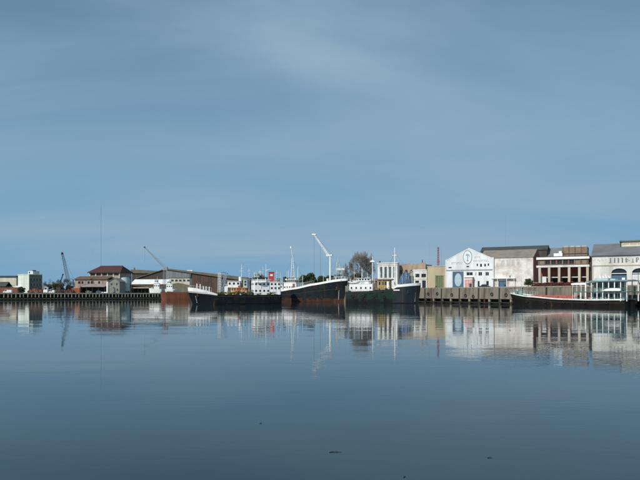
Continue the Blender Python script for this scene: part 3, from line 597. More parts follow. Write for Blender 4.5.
# ------------------------------------------------------------------ vessels
def lerp_prof(prof, u):
    for (a, za), (b, zb_) in zip(prof, prof[1:]):
        if u <= b:
            t = (u-a)/(b-a) if b > a else 0; t2 = t*t*(3-2*t); return za + (zb_-za)*(.6*t+.4*t2)
    return prof[-1][1]
class Hull:
    """x from stern (0) to bow (L), y to port, z over the water"""
    def __init__(s, L_, B, prof, ub=.7, sternw=.72, rake=1.6, fine=.8, pw=2.0): s.L, s.B, s.prof, s.ub, s.sw, s.rake, s.fine, s.pw = L_, B, prof, ub, sternw, rake, fine, pw
    def top(s, u): return lerp_prof(s.prof, u)
    def half(s, u, lev):                               # lev 0 = waterline, 1 = rail
        h_ = s.B/2 * (s.sw + (1-s.sw)*math.sin(min(1, u/.18)*math.pi/2))
        if u > s.ub:
            v = (u-s.ub)/(1-s.ub); full = max(0, 1-v**s.pw)**.6; fine = max(0, 1-v**1.35)
            k = lev*.75 + .25*lev*lev; h_ *= fine + (full-fine)*k
        return max(.02, h_ * (s.fine + (1-s.fine)*min(1, lev)**.7))
    def pt(s, u, z, side, off=0.0):
        zt = s.top(u); lev = max(0, min(1, z/zt)); x = u*s.L + (s.rake*lev*max(0, (u-.75)/.25)**2 if u > .75 else 0)
        return (x, side*(s.half(u, lev)+off), z)
    def us(s, a=0, b=1, n=30): 
        q_ = [1-(1-i/n)**1.6 for i in range(n+1)]; return [a+(b-a)*x for x in q_]
    def body(s, par, mt, deck=.7, dmat=None):
        us = s.us(); rows = 7; m = MB(); idx = {}
        for sd_ in (1, -1):
            for i, u in enumerate(us):
                zt = s.top(u)
                for k in range(rows):
                    z = -1.0 + (zt+1.0)*(k/(rows-1))
                    p_ = s.pt(u, z, sd_)
                    if z < 0: p_ = (p_[0], p_[1]*(1+z*.12), z)
                    idx[sd_, i, k] = len(m.v); m.v.append(p_)
                x, y, z = s.pt(u, zt, sd_); yy = sd_*max(.01, abs(y)-.18); xx = min(x, s.L+s.rake-.35)
                idx[sd_, i, rows] = len(m.v); m.v.append((xx, yy, zt)); idx[sd_, i, rows+1] = len(m.v); m.v.append((xx, yy, zt-deck))
        n = len(us)
        for i in range(n-1):
            for k in range(rows+1):
                for sd_ in (1, -1):
                    f = (idx[sd_, i, k], idx[sd_, i+1, k], idx[sd_, i+1, k+1], idx[sd_, i, k+1]); m.f.append(f if sd_ == -1 else f[::-1])
        for k in range(rows-1): m.f.append((idx[1, 0, k], idx[1, 0, k+1], idx[-1, 0, k+1], idx[-1, 0, k])[::-1]); m.f.append((idx[1, n-1, k], idx[1, n-1, k+1], idx[-1, n-1, k+1], idx[-1, n-1, k]))
        h_ = m.build('hull', mt, par)
        d = MB()
        for i in range(n-1):
            q_ = [m.v[idx[1, i, rows+1]], m.v[idx[-1, i, rows+1]], m.v[idx[-1, i+1, rows+1]], m.v[idx[1, i+1, rows+1]]]; d.quad(*[(x, y, z+.01) for x, y, z in q_])
        d.build('deck', dmat or DECK, par)
        return h_
    def band(s, par, name, mt, u0, u1, zlo, zhi, off=.05, th=.14, sides=(1, -1), n=24):
        us = s.us(u0, u1, n); m = MB()
        for sd_ in sides:
            k0 = len(m.v)
            for u in us:
                lo, hi = zlo(u), zhi(u); x, y, _ = s.pt(u, min(lo, s.top(u)), sd_, off); x2, y2, _ = s.pt(u, min(hi, s.top(u)), sd_, off)
                m.v += [(x, y, lo), (x2, y2, hi), (min(x2, s.L+s.rake-.2), sd_*max(.01, abs(y2)-th-off), hi), (min(x, s.L+s.rake-.2), sd_*max(.01, abs(y)-th-off), lo)]
            for i in range(len(us)-1):
                for j in range(4):
                    a_, b2 = k0+i*4+j, k0+i*4+(j+1) % 4; f = (a_, a_+4, b2+4, b2); m.f.append(f if sd_ == -1 else f[::-1])
            m.f.append((k0, k0+1, k0+2, k0+3)); e_ = k0+(len(us)-1)*4; m.f.append((e_, e_+3, e_+2, e_+1))
        return m.build(name, mt, par)
    def rail(s, par, mt, u0, u1, h_=1.0, side=(1, -1), n=10, r=.03, base=None, name='railing'):
        for sd_ in side:
            m = MB(); pts = [Vector(s.pt(u0+(u1-u0)*i/n, s.top(u0+(u1-u0)*i/n), sd_, -.12)) for i in range(n+1)]
            for p_ in pts: m.tube(p_, p_+Vector((0, 0, h_)), r, r, 4)
            for f in (.5, 1): m.path([p_+Vector((0, 0, h_*f)) for p_ in pts], r*.8, 4)
            m.build(name, mt, par)
def house(par, x0, x1, hw, z0, z1, mt=WHITE, roof=None, rows=(), port=True, name='deckhouse', over=.25, front=True, wm_=GLASS, wsz=(.75, .7), nw=None, yc=0.0):
    """deckhouse with rounded edges, roof slab and framed windows on every side; rows are window heights"""
    m = MB(); c = .18
    m.prismz([(x0+c, yc-hw), (x1-c, yc-hw), (x1, yc-hw+c), (x1, yc+hw-c), (x1-c, yc+hw), (x0+c, yc+hw), (x0, yc+hw-c), (x0, yc-hw+c)], z0, z1)
    h_ = m.build(name, mt, par)
    MB().prismz([(x0-over, yc-hw-over), (x1+over, yc-hw-over), (x1+over, yc+hw+over), (x0-over, yc+hw+over)], z1, z1+.12).build('roof', roof or mt, h_)
    for zc in rows:
        n = nw or max(2, int((x1-x0)/1.7))
        for i in range(n):
            xc = x0 + (x1-x0)*(i+.5)/n
            for sd_ in (1, -1):
                y = yc + sd_*hw; MB().box(xc-wsz[0]/2, xc+wsz[0]/2, min(y, y+sd_*.04), max(y, y+sd_*.04), zc-wsz[1]/2, zc+wsz[1]/2).build('window', wm_, h_)
        if front:
            n2 = max(2, int(2*hw/1.3))
            for i in range(n2):
                yc_ = yc - hw + 2*hw*(i+.5)/n2
                for x, dx in ((x1, .04), (x0, -.04)): MB().box(min(x, x+dx), max(x, x+dx), yc_-wsz[0]/2, yc_+wsz[0]/2, zc-wsz[1]/2, zc+wsz[1]/2).build('window', wm_, h_)
    return h_
def mast(par, x, z0, z1, r=.13, cross=(), mt=WHITE2, y=0.0, name='mast', yard='y'):
    m = MB(); m.tube((x, y, z0), (x, y, z1), r, r*.55, 8); o_ = m.build(name, mt, par)
    for zc, hw in cross:
        d = Vector((0, hw, 0)) if yard == 'y' else Vector((hw, 0, 0)); c = Vector((x, y, zc)); c2 = Vector((hw*.7, -hw*.7, 0)) if yard == 'd' else d
        MB().tube(c-c2, c+c2, r*.55, r*.45, 6).build('crosstree', mt, o_)
    return o_
def stays(par, x, zt, feet, r=.022, name='rigging'):
    m = MB()
    for f in feet: m.tube((x, 0, zt), f, r, r, 3)
    m.build(name, DARKM, par)
def head(stern, bow): v = Vector(bow)-Vector(stern); return math.atan2(v.y, v.x)
def anchorage(par, h_, u, z, side, mt=RUSTO):
    x, y, _ = h_.pt(u, z, side, .06); m = MB(); m.tube((x, y, z), (x, y, z-.9), .1).tube((x-.45, y, z-.75), (x+.45, y, z-.75), .1).tube((x, y-side*.3, z+.1), (x, y+side*.05, z+.1), .28, .28, 8); m.build('anchor', mt, par)

# --- black hulled barge-ship with white bow, weeds on deck (bow to the left)
bowp, stn = at(189, 208), at(280, 217); L1 = (Vector(bowp)-Vector(stn)).length - 1.2
S1 = thing('cargo_ship', 'long low black hulled ship with white bow bulwark and weedy deck', 'ship', stn, head(stn, bowp))
h1 = Hull(L1, 7.2, [(0, 3.3), (.45, 3.15), (.72, 3.3), (.86, 3.9), (1, 4.45)], .74, .8, 1.6, .86)
h1.body(S1, BLACK, .5)
h1.band(S1, 'bulwark', WHITE2, .74, 1, lambda u: h1.top(u)-.35, lambda u: h1.top(u)+.15+1.1*max(0, min(1, (u-.74)/.2)), .06)
h1.band(S1, 'rubbing_strake', DARKM, 0, .97, lambda u: h1.top(u)-.75, lambda u: h1.top(u)-.55, .1)
for u in (.955, .92, .885, .855, .82): 
    x = u*L1; MB().tube((x, 1.2, h1.top(u)), (x, 1.2, h1.top(u)+2.2+.5*(u > .9)), .22, .17, 8).build('bitts', WHITE2, S1)
m = MB(); m.tube((.9*L1, -.9, 4.6), (.9*L1, .9, 4.6), .55, .55, 12); m.box(.88*L1, .92*L1, -1.2, 1.2, 3.7, 4.4); m.build('windlass', GREYGREEN, S1)
h1.rail(S1, WHITE2, .80, .985, 1.9, n=7, r=.03)
anchorage(S1, h1, .93, 3.6, 1)
sA = 208/F
def on1(px): return L1*(280-px)/(280-187.5)          # columns of the photo along this ship
x1, x2 = on1(215.4), on1(222.4)
m = MB(); m.lattice((x1, 0, 3.0), (x1, 0, hz(272.4, 211)), .85, .7, 9, .10); m.build('derrick_post', WHITE2, S1)
m = MB(); m.lattice((on1(216.8), 0, 3.4), (x2, 0, hz(272.2, 211)), .75, .6, 9, .09); m.build('derrick_boom', mat('pale_blue_grey_paint', (.40, .48, .56), .6, (.28, .33, .38), .5, .8), S1)
m = MB(); m.path([(x1, 0, hz(272.6, 211)), (x2, 0, hz(272.4, 211))], .08).path([(x1, 0, hz(272.6, 211)), (x1+7, 0, 4.2)], .03, 3).path([(x2, 0, hz(272.4, 211)), (x2-7, 0, 4)], .03, 3); m.build('rigging', DARKM, S1)
for i in range(4):                                    # hatches
    x = L1*(.30+.11*i); MB().box(x, x+2.9, -2.4, 2.4, 2.6, 3.55).build('hatch', RUST, S1)
house(S1, on1(267.5), on1(250.2), 2.6, 2.6, hz(279.8, 215), WHITE2, WHITE, (4.6, 6.9), nw=4, wsz=(.6, .65))
wh = house(S1, on1(265.2), on1(251.5), 2.2, hz(279.8, 215)+.12, hz(278.4, 215)+.2, WALLD, ROOFD, (hz(279, 215)+.2,), nw=4, wsz=(.8, .5), name='wheelhouse')
mast(S1, on1(258.2), hz(278.4, 215), hz(269.6, 215), .12, ((hz(272, 215), .7),), yard='d')
mast(S1, on1(264.6), hz(278.4, 215), hz(264.0, 215), .11, ((hz(270.4, 215), .3),), yard='d')
MB().tube((on1(264.4), 0, hz(270.4, 215)), (on1(269.4), 0, hz(269.2, 215)), .11).build('boom', WHITE2, S1)
for x, z_ in ((on1(252.2), 1.4), (on1(256), 1.6)):
    MB().tube((x, .8, hz(278.4, 215)), (x, .8, hz(278.4, 215)+z_), .45, .4, 10).build('ventilator', GREYGREEN, S1)
rr = random.Random(5); m = MB()
for i in range(90):
    x = rr.uniform(on1(272), on1(212)); y = rr.uniform(.4, 3.1); foliage(m, (x, y, 3.2+rr.random()*.9), rr.uniform(.35, .85), 34, .2, rr)
wd = m.build('deck_weeds', LEAFG); wd['kind'] = 'stuff'; wd['label'] = 'green weeds growing along the deck of the black hulled ship'; wd['category'] = 'weeds'; wd.matrix_world = Matrix.Translation(stn) @ Matrix.Rotation(head(stn, bowp), 4, 'Z')
for i, (x, mt_) in enumerate(((on1(271), YEL), (on1(247), BLUED), (on1(236), WHITE), (on1(228), YEL), (on1(221), WHITE))):
    o_ = MB().tube((0, 0, 0), (0, 0, .95), .34, .34, 10).tube((0, 0, .3), (0, 0, .36), .37, .37, 10).tube((0, 0, .62), (0, 0, .68), .37, .37, 10).build('oil_drum', mt_)
    o_.location = Matrix.Translation(stn) @ Matrix.Rotation(head(stn, bowp), 4, 'Z') @ Vector((x, 3.0, 2.68))
    tag(o_, ('yellow drum on the stern deck beside the white wheelhouse block', 'blue drum on the weedy deck of the black ship', 'white drum on the weedy deck nearer the wheelhouse', 'yellow drum amidships on the weedy deck', 'white drum at the foot of the derrick boom')[i], 'drum', 'drums on the weedy deck')

# --- small white and orange tug behind it
def tug(name, label, px, D, L_, hull_mt, rz, cabin, z=0, casing=None, funnel=None, group=None):
    pt = at(px, D, 0); t = thing(name, label, 'boat', pt, rz, group)
    h_ = Hull(L_, L_*.3, [(0, 2.2), (.5, 2.1), (1, 3.4)], .6, .8, .7, .85); h_.body(t, hull_mt, .4)
    h_.band(t, 'rubbing_strake', TYRE, 0, .98, lambda u: h_.top(u)-.35, lambda u: h_.top(u)-.1, .1, .1)
    return t, h_
D = 262; s = D/F
t, h_ = tug('tugboat', 'white tug with orange yellow casing behind the weedy deck', 248, D, 11.5, RUSTO, R(180+4), None)
def tx(px): return (248-px)*s
house(t, tx(247.6), tx(231), 1.7, 1.8, hz(287.8, D), ORY, ORY, (hz(289.4, D),), nw=6, name='casing', wsz=(.8, .8), wm_=RUST)
MB().box(tx(240), tx(238.4), 1.7, 1.78, 1.9, hz(285.6, D)).build('red_locker', REDF, t)
house(t, tx(240.5), tx(228), 1.5, hz(287.8, D)+.12, hz(281.2, D), WHITE2, WHITE2, (hz(283.6, D),), nw=3, wsz=(.8, .9))
house(t, tx(247.8), tx(243.4), 1.4, hz(287.8, D)+.12, hz(279.4, D), PALEB, WHITE, (hz(281.8, D), hz(284.6, D)), nw=1, wsz=(.8, .8), name='engine_casing')
MB().tube((tx(240.6), 0, hz(283, D)), (tx(240.2), 0, hz(276.8, D)), .75, .62, 14).build('funnel', WHITE2, t)
mast(t, tx(241.6), hz(281, D), hz(264.6, D), .12, ((hz(271, D), .85), (hz(268.4, D), .4)), yard='x')
house(t, tx(228.5), tx(224.8), 1.2, 2.4, hz(284.4, D), WHITE, WHITE, (hz(285.6, D),), nw=2, wsz=(.5, .4), name='fore_cabin')
# --- red funnelled white boat
D = 268; s = D/F
t, h_ = tug('harbour_boat', 'white harbour boat with red white banded funnel between the black hulls', 281.5, D, 7.0, WHITE, R(180+3), None)
def tx(px): return (281.5-px)*s
house(t, tx(280.8), tx(266.6), 1.6, 1.8, hz(281.8, D), WHITE2, WHITE, (hz(284.2, D), hz(288.2, D)), nw=4, wsz=(.75, .9))
fu = MB(); fu.prismz([(tx(274.2), -.8), (tx(268.8), -.8), (tx(268.8), .8), (tx(274.2), .8)], hz(281.8, D)+.12, hz(272.4, D)); fu = fu.build('funnel', REDF, t)
MB().box(tx(272.8), tx(270.2), -.86, .86, hz(276.2, D), hz(274.2, D)).build('emblem_band', WHITE2, fu); MB().box(tx(274.5), tx(268.5), -.95, .95, hz(272.4, D), hz(271.9, D)).build('cap', REDF, fu)
house(t, tx(280.4), tx(275.6), 1.3, hz(281.8, D)+.12, hz(280, D), GREYGREEN, WHITE, (), name='skylight')
for px in (277.2, 279.6): MB().tube((tx(px), .6, hz(280, D)), (tx(px), .6, hz(278.6, D)), .3, .42, 8).build('ventilator', DARKM, t)

# --- big black ship with rusty bottom, bow to the right
stn, bowp = at(268, 292), at(343.6, 266); L2 = (Vector(bowp)-Vector(stn)).length
S2 = thing('coaster_ship', 'large black hulled ship with rusty bottom and high bow', 'ship', stn, head(stn, bowp))
h2 = Hull(L2, 8.2, [(0, 4.3), (.2, 4.5), (.45, 5.7), (.7, 7.4), (1, 9.3)], .72, .75, 2.2, .84)
h2.body(S2, HULL2, .9)
h2.band(S2, 'bulwark', WHITE2, 0, 1, lambda u: h2.top(u)-.12, lambda u: h2.top(u)+.55+.25*u, .06)
h2.band(S2, 'rubbing_strake', DARKM, .02, .97, lambda u: h2.top(u)*.62, lambda u: h2.top(u)*.62+.16, .07)
anchorage(S2, h2, .93, 6.2, -1)
SV = Vector((bowp[0]-stn[0], bowp[1]-stn[1], 0)).normalized()
def onS(stn_, sv, px): r = (px-CX)/F; return (r*stn_[1]-stn_[0]) / (sv.x - sv.y*r)
def dS(stn_, sv, t_): return stn_[1] + sv.y*t_
stn2 = stn
def x2_(px): return onS(stn2, SV, px)
def z2_(px, py): return hz(py, dS(stn2, SV, x2_(px)))
xa, xb = x2_(287.6), x2_(300.0)
zd = h2.top(.36)-.9
xb_2 = xb
house(S2, xa, xb, 2.9, zd, z2_(293, 282.4), WHITE2, WHITE, (z2_(293, 287.2),), nw=5, wsz=(.7, .75))
MB().box(xb-1.9, xb-.6, -2.98, -2.9, zd+.3, z2_(300, 283.8)).build('rusty_door', RUSTO, S2)
wh = house(S2, xa+1.6, xb-1.6, 2.2, z2_(293, 282.4)+.12, z2_(293, 280.2), WHITE2, WHITE, (z2_(293, 281.3),), nw=4, wsz=(.9, .5), name='wheelhouse', over=.5)
for px in (288.6, 298.0):
    mast(S2, x2_(px), z2_(px, 282), z2_(px, 270 if px < 290 else 266.5), .16)
house(S2, xa+1.8, xb-1.8, 1.7, z2_(293, 278.8), z2_(293, 278.0), WHITE2, WALLD, (), name='bridge_wing', over=.4)
for px in (289, 291.5, 294.5, 297): MB().tube((x2_(px), -1.6, z2_(px, 280.4)), (x2_(px), -1.6, z2_(px, 278.6)), .07).build('stanchion', WHITE2, S2)
xm = x2_(292.6); m = MB(); m.lattice((xm, 0, z2_(293, 278)), (xm, 0, z2_(293, 258)), 1.5, .5, 9, .075); m.tube((xm, 0, z2_(293, 258)), (xm-.9, 0, z2_(291, 247.6)), .09, .05); m.tube((xm-.9, 0, z2_(291, 248.4)), (xm-.9, 0, z2_(291, 246.4)), .42, .42, 8); lm = m.build('lattice_mast', WHITE2, S2)
for z_, w_ in ((z2_(293, 262), 1.1), (z2_(293, 268), 1.5), (z2_(293, 254), .8)): MB().tube((xm-w_, w_, z_), (xm+w_, -w_, z_), .07).build('crosstree', WHITE2, lm)
stays(S2, xm, z2_(293, 259), ((x2_(276), 0, 5), (x2_(308), 0, 7.2), (xb, 2.6, z2_(293, 280))))
MB().tube((x2_(285.2), 0, zd), (x2_(284.8), 0, z2_(285, 276.8)), .95, .8, 14).build('funnel', DARKM, S2)
house(S2, x2_(277), x2_(286), 2.3, 3.6, z2_(281, 284.5), WHITE, WHITE, (z2_(281, 287),), nw=3, name='aft_deckhouse', wsz=(.7, .7))
for px in (306, 311, 317, 323): 
    x = x2_(px); u = x/L2; MB().box(x-1.8, x+1.8, -2.3, 2.3, h2.top(u)-1.0, h2.top(u)+.3).build('hatch', GREYGREEN, S2)
h2.rail(S2, WHITE2, .30, .70, 1.9, side=(-1,), n=16, r=.04)
# bow crane: post, boom, hanging cables
xp = x2_(330.2); zt = z2_(330, 255.6); zb2 = h2.top(xp/L2)-.6
cp = MB().tube((xp, 0, zb2), (xp, 0, zt), .42, .32, 12).build('crane_post', WHITE2, S2)
MB().box(xp-1.9, xp+1.3, -.45, .45, zt-.1, zt+.35).build('crosshead', WHITE2, cp)
tip = Vector((x2_(314.2), 0, z2_(314.2, 234.6)))
bm = MB().lattice((xp-.6, 0, zt-.4), tip, .62, .36, 12, .065, Vector((0, 1, 0))).build('crane_boom', WHITE2, S2)
MB().tube(tip+Vector((-1.0, 0, .1)), tip+Vector((1.1, 0, -.1)), .38, .3, 8).build('boom_head', WHITE2, bm)
MB().path([(xp+1.2, 0, zt+.3), tip], .035, 3).path([(xp-1.8, 0, zt), tip.lerp(Vector((xp, 0, zt)), .3)], .035, 3).build('topping_cable', DARKM, bm)
x20 = x2_(320.4)
MB().path([tip, (tip.x, 0, h2.top(tip.x/L2)+.4)], .045, 3).path([(x20, 0, z2_(320.4, 243)), (x20, 0, h2.top(x20/L2)+.4)], .045, 3).build('hoist_cable', DARKM, bm)
MB().box(xp-1.6, xp-.9, -.5, .5, zb2, zb2+2.6).build('winch', WHITE2, S2)
xl = x2_(338.2)
m = MB(); m.lattice((xl, 0, h2.top(.95)-.6), (xl, 0, z2_(338, 262)), 2.2, 1.1, 8, .10); m.tube((xl, 0, z2_(338, 262)), (xl, 0, z2_(338, 257)), .2, .12); m.build('lattice_derrick', mat('pale_grey_green_paint', (.52, .56, .50), .6, (.30, .30, .26), .5, .9), S2)
MB().box(xl-.3, xl+4.2, -1.2, 1.2, z2_(342, 270.4), z2_(342, 268.2)).build('lamp_platform', MATS['pale_grey_green_paint'], S2)
MB().box(xl-1.3, xl+1.2, -1.1, 1.1, z2_(338, 276), z2_(338, 274.6)).build('lower_platform', BROWN, S2)
h2.rail(S2, WHITE2, .86, .985, 1.7, n=6, r=.045)
stays(S2, xl, z2_(338, 258), ((x2_(328), 0, 8.4), (x2_(345), 0, 10)))

# --- green and black ship moored left of the concrete quay, bow to the right
stn, bowp = at(347.0, 238), at(418.4, 231); L4 = (Vector(bowp)-Vector(stn)).length; SV4 = (Vector(bowp)-Vector(stn)).normalized()
S4 = thing('fishing_vessel', 'green and black ship with white wheelhouse and blue tarpaulin bow', 'ship', stn, head(stn, bowp))
h4 = Hull(L4, 7.0, [(0, 4.4), (.35, 4.6), (.62, 5.3), (.68, 5.5), (.72, 6.1), (1, 6.8)], .72, .82, .9, .86, 2.3)
h4.body(S4, HULL4, .6)
h4.band(S4, 'bow_plating', HULLG, .66, 1, lambda u: .25, lambda u: h4.top(u)-.08, .035, .05)
h4.band(S4, 'bulwark', WHITE2, .66, 1, lambda u: h4.top(u)-.1, lambda u: h4.top(u)+.85*min(1, (u-.66)/.06), .08)
h4.band(S4, 'rubbing_strake', DARKM, 0, .66, lambda u: h4.top(u)-.6, lambda u: h4.top(u)-.4, .08)
anchorage(S4, h4, .86, 4.6, -1, DARKM)
stn4 = stn
x, y, z_ = h4.pt(.72, 4.9, -1, .1)
MB().box(x-1.2, x+1.1, y-.05, y+.12, 4.75, 5.15).build('name_plate', WHITE2, S4)
def x4(px): return onS(stn4, SV4, px)
def z4(px, py): return hz(py, dS(stn4, SV4, x4(px)))
xa, xb = x4(350.5), x4(374)
house(S4, xa, xb, 2.5, 3.6, z4(362, 284.2), WHITE2, WHITE2, (z4(362, 288),), nw=5, wsz=(.55, .75), over=.1)
house(S4, xa+1.2, xb-1.5, 2.2, z4(362, 284.2)+.12, z4(362, 281), WHITE2, WHITE2, (), over=.3, name='boat_deck_house')
house(S4, x4(357), x4(370.5), 1.9, z4(362, 281)+.12, z4(362, 278.4), WHITE2, WHITE2, (z4(362, 279.6),), nw=5, wsz=(.75, .55), name='wheelhouse')
MB().box(x4(346.5), x4(350.5), -2.2, 2.2, 3.5, z4(349, 286)).build('aft_shelter', GREYGREEN, S4)
for px in (352, 356): MB().tube((x4(px), -1.2, z4(px, 281.2)), (x4(px), -1.2, z4(px, 277)), .35, .3, 10).build('ventilator', BROWN, S4)
mast(S4, x4(362), z4(362, 278.4), z4(362, 267.4), .14, ((z4(362, 270), .55),), yard='d')
mast(S4, x4(372.6), 4.5, z4(372.6, 256.5), .2, ((z4(372.6, 260.6), .95), (z4(372.6, 263.5), .3)), yard='d')
MB().box(x4(372.6)-.9, x4(372.6)+.9, -.4, .4, z4(372.6, 262), z4(372.6, 260.8)).build('crows_nest', WHITE2, S4)
yc = house(S4, x4(378.8), x4(391), 1.9, 4.4, z4(385, 280.6), YEL, BROWN, (z4(385, 283.4),), nw=4, name='yellow_deckhouse', wsz=(.6, 1.2))
MB().box(x4(387.6), x4(389.6), -2.0, -1.92, 4.6, z4(388, 281.6)).build('white_door', WHITE2, S4)
MB().box(x4(378), x4(393), -2.3, 2.3, z4(385, 280.2)+.05, z4(385, 279.2)+.05).build('awning', BRICKG, S4)
mast(S4, x4(394.8), 4.6, z4(394.8, 247.6), .26, ((z4(394.8, 255.4), 1.35), (z4(394.8, 272), .4)), yard='d')
stays(S4, x4(394.8), z4(394.8, 252), ((x4(417), 0, 7), (x4(379), 1.8, 5.2), (x4(379), -1.8, 5.2)))
stays(S4, x4(372.6), z4(372.6, 259), ((x4(350), 0, 6), (x4(394), 0, 6)))
# tarpaulin hump on the foredeck
xa, xb = x4(399.2), x4(412.6); zt = z4(406, 271.2); m = MB(); nn, kk = 14, 10
for i in range(nn+1):
    x = xa + (xb-xa)*i/nn; e_ = math.sin(math.pi*min(1, max(0, (i+.3)/(nn+.6))))**.45
    for j in range(kk+1):
        a_ = math.pi*j/kk; wv = 1+.06*math.sin(i*2.1+j*1.3); m.v.append((x+.15*math.sin(j*1.7), -2.3*math.cos(a_)*e_*wv, 6.0 + (zt-6.0)*math.sin(a_)**.6*e_*wv*(1-.10*(i/nn))))
for i in range(nn):
    for j in range(kk): q_ = i*(kk+1)+j; m.f.append((q_, q_+kk+1, q_+kk+2, q_+1))
tp = m.build('tarpaulin', BLUETARP, S4)
for i in range(4): 
    x = xa+(xb-xa)*(i+.7)/4.6; m = MB(); pts = [(x, -2.42*math.cos(math.pi*j/10)*(.95), 6.0+(zt-6.0)*1.02*math.sin(math.pi*j/10)**.6) for j in range(11)]; m.path(pts, .06, 4); m.build('hoop', DARKM, tp)
MB().box(xb-.6, xb+.4, -1.2, .6, 6, z4(413, 276)).build('windlass', GREYGREEN, S4)
h4.rail(S4, DARKM, .02, .6, .9, n=14, r=.03)

def clutter(par, x0, x1, hw, zf, n, seed, mats=(WHITE2, WHITE, PALEB, GREYGREEN)):
    rr = random.Random(seed)
    for i in range(n):
        x = rr.uniform(x0, x1); y = rr.uniform(-hw, hw); z_ = zf(x); k = rr.random(); mt = rr.choice(mats)
        if k < .35: MB().tube((x, y, z_), (x, y, z_+rr.uniform(.8, 1.5)), .16, .16, 8).tube((x, y, z_+1.1), (x+.35, y, z_+1.4), .22, .3, 8).build('ventilator', mt, par)
        elif k < .6: a_ = rr.uniform(.4, .9); MB().box(x-a_, x+a_, y-.4, y+.4, z_, z_+rr.uniform(.5, 1.1)).build('locker', mt, par)
        elif k < .8: h_ = rr.uniform(2.2, 5.5); MB().tube((x, y, z_), (x, y, z_+h_), .06, .03, 5).tube((x-.4, y, z_+h_*.8), (x+.4, y, z_+h_*.8), .03, .03, 4).build('pole', mt, par)
        else:
            m = MB(); h_ = rr.uniform(1.6, 2.6)
            for e_ in (-.2, .2): m.tube((x+e_, y, z_), (x+e_, y, z_+h_), .04, .04, 4)
            for j in range(6): m.tube((x-.2, y, z_+h_*(j+.5)/6), (x+.2, y, z_+h_*(j+.5)/6), .03, .03, 4)
            m.build('ladder', mt, par)
clutter(S1, on1(248), on1(224), 2.6, lambda x: 2.7, 16, 1, (WHITE2, WHITE, ORY, YEL)); clutter(S1, on1(266), on1(251), 2.0, lambda x: hz(278.2, 215), 9, 2); clutter(S1, on1(280), on1(268), 2.6, lambda x: 2.8, 6, 12)
clutter(S2, x2_(270), x2_(286), 2.8, lambda x: h2.top(x/L2)-.8, 10, 3); clutter(S2, xb_2-9, xb_2+1, 2.0, lambda x: z2_(293, 280), 10, 4); clutter(S2, x2_(304), x2_(343), 2.5, lambda x: h2.top(x/L2)-.4, 22, 5, (WHITE2, WHITE, GREYGREEN, RUST))
clutter(S4, x4(348), x4(377), 2.4, lambda x: z4(362, 283.6), 10, 6); clutter(S4, x4(376), x4(398), 3.0, lambda x: h4.top(x/L4)-.5, 12, 7, (WHITE2, YEL, RUST, PALEB)); clutter(S4, x4(396), x4(417), 2.2, lambda x: 6.2, 8, 8)
for px, top_, D_ in ((246.4, 268.5, 213), (254.4, 271.5, 214), (261.2, 267.0, 215), (276.4, 270.5, 216)):
    z0_ = 3.0 if px < 250 or px > 268 else hz(278.4, 215)
    mast(S1, on1(px), z0_, hz(top_, D_), .085, ((hz(top_+2.4, D_), .55), (hz(top_+5, D_), .35)), yard='d'); stays(S1, on1(px), hz(top_+1, D_), ((on1(px-7), 1.5, 3.2), (on1(px+7), -1.5, 3.2)), .018)
for px, top_ in ((280.5, 272.5), (286.8, 270.5), (302.6, 274.5), (323.4, 272.5)):
    mast(S2, x2_(px), h2.top(x2_(px)/L2)-.6, z2_(px, top_), .09, ((z2_(px, top_+2.5), .5),), yard='d')
for px, top_ in ((354.2, 270.5), (367.4, 272.0), (380.5, 271.5), (388.6, 268.5)):
    mast(S4, x4(px), 5.0, z4(px, top_), .08, ((z4(px, top_+2.2), .5),), yard='d')
def lifeboat(par, xc, y, z_, L_=4.6, mt=WHITE2):
    m = MB(); n_ = 10
    for i in range(n_+1):
        u = i/n_*2-1; w_ = .75*(1-abs(u)**2.4)+.02; zz_ = .25*abs(u)**2
        for j in range(7): a_ = math.pi*j/6; m.v.append((xc+u*L_/2, y-w_*math.cos(a_), z_+zz_+.75-.75*math.sin(a_)*(w_/.77)**.5))
    for i in range(n_):
        for j in range(6): q_ = i*7+j; m.f.append((q_, q_+7, q_+8, q_+1))
        m.f.append((i*7, i*7+6, i*7+13, i*7+7))
    o_ = m.build('lifeboat', mt, par, True)
    for e_ in (-.3, .3): MB().path([(xc+e_*L_, y+.6, z_-.3), (xc+e_*L_, y+.7, z_+1.6), (xc+e_*L_, y, z_+2.0), (xc+e_*L_, y, z_+.9)], .06, 5).build('davit', WHITE2, o_)
lifeboat(S2, x2_(282), -2.6, z2_(281, 284.2)); lifeboat(S4, x4(355), -2.4, z4(355, 284)); lifeboat(S1, on1(258), 2.9, hz(284, 215)); 
def portholes(par, h_, us, zf, side, r=.22):
    for u in us:
        z_ = zf(u); x, y, _ = h_.pt(u, z_, side, .0); o_ = MB().tube((x, y-side*.1, z_), (x, y+side*.06, z_), r, r, 10).build('porthole', DARKM, par)
        MB().tube((x, y, z_), (x, y+side*.075, z_), r*.7, r*.7, 10).build('pane', GLASS, o_)
portholes(S2, h2, [.04+.035*i for i in range(6)], lambda u: h2.top(u)-1.1, -1); portholes(S2, h2, [.80, .84, .88], lambda u: h2.top(u)-1.5, -1)
portholes(S4, h4, [.05+.05*i for i in range(5)], lambda u: h4.top(u)-1.3, -1); portholes(S1, h1, [.03+.03*i for i in range(5)], lambda u: h1.top(u)-1.1, 1, .18)
def draught(par, h_, u, side, n, zs):
    m = MB()
    for i in range(n): x, y, _ = h_.pt(u, zs+.5*i, side, .05); m.box(x-.13, x+.13, y-.03, y+.03, zs+.5*i, zs+.5*i+.22)
    m.build('draught_marks', WHITE, par)
draught(S2, h2, .95, -1, 8, 1.2); draught(S2, h2, .03, -1, 4, 1.0); draught(S1, h1, .95, 1, 5, .6); draught(S4, h4, .95, -1, 7, .8)
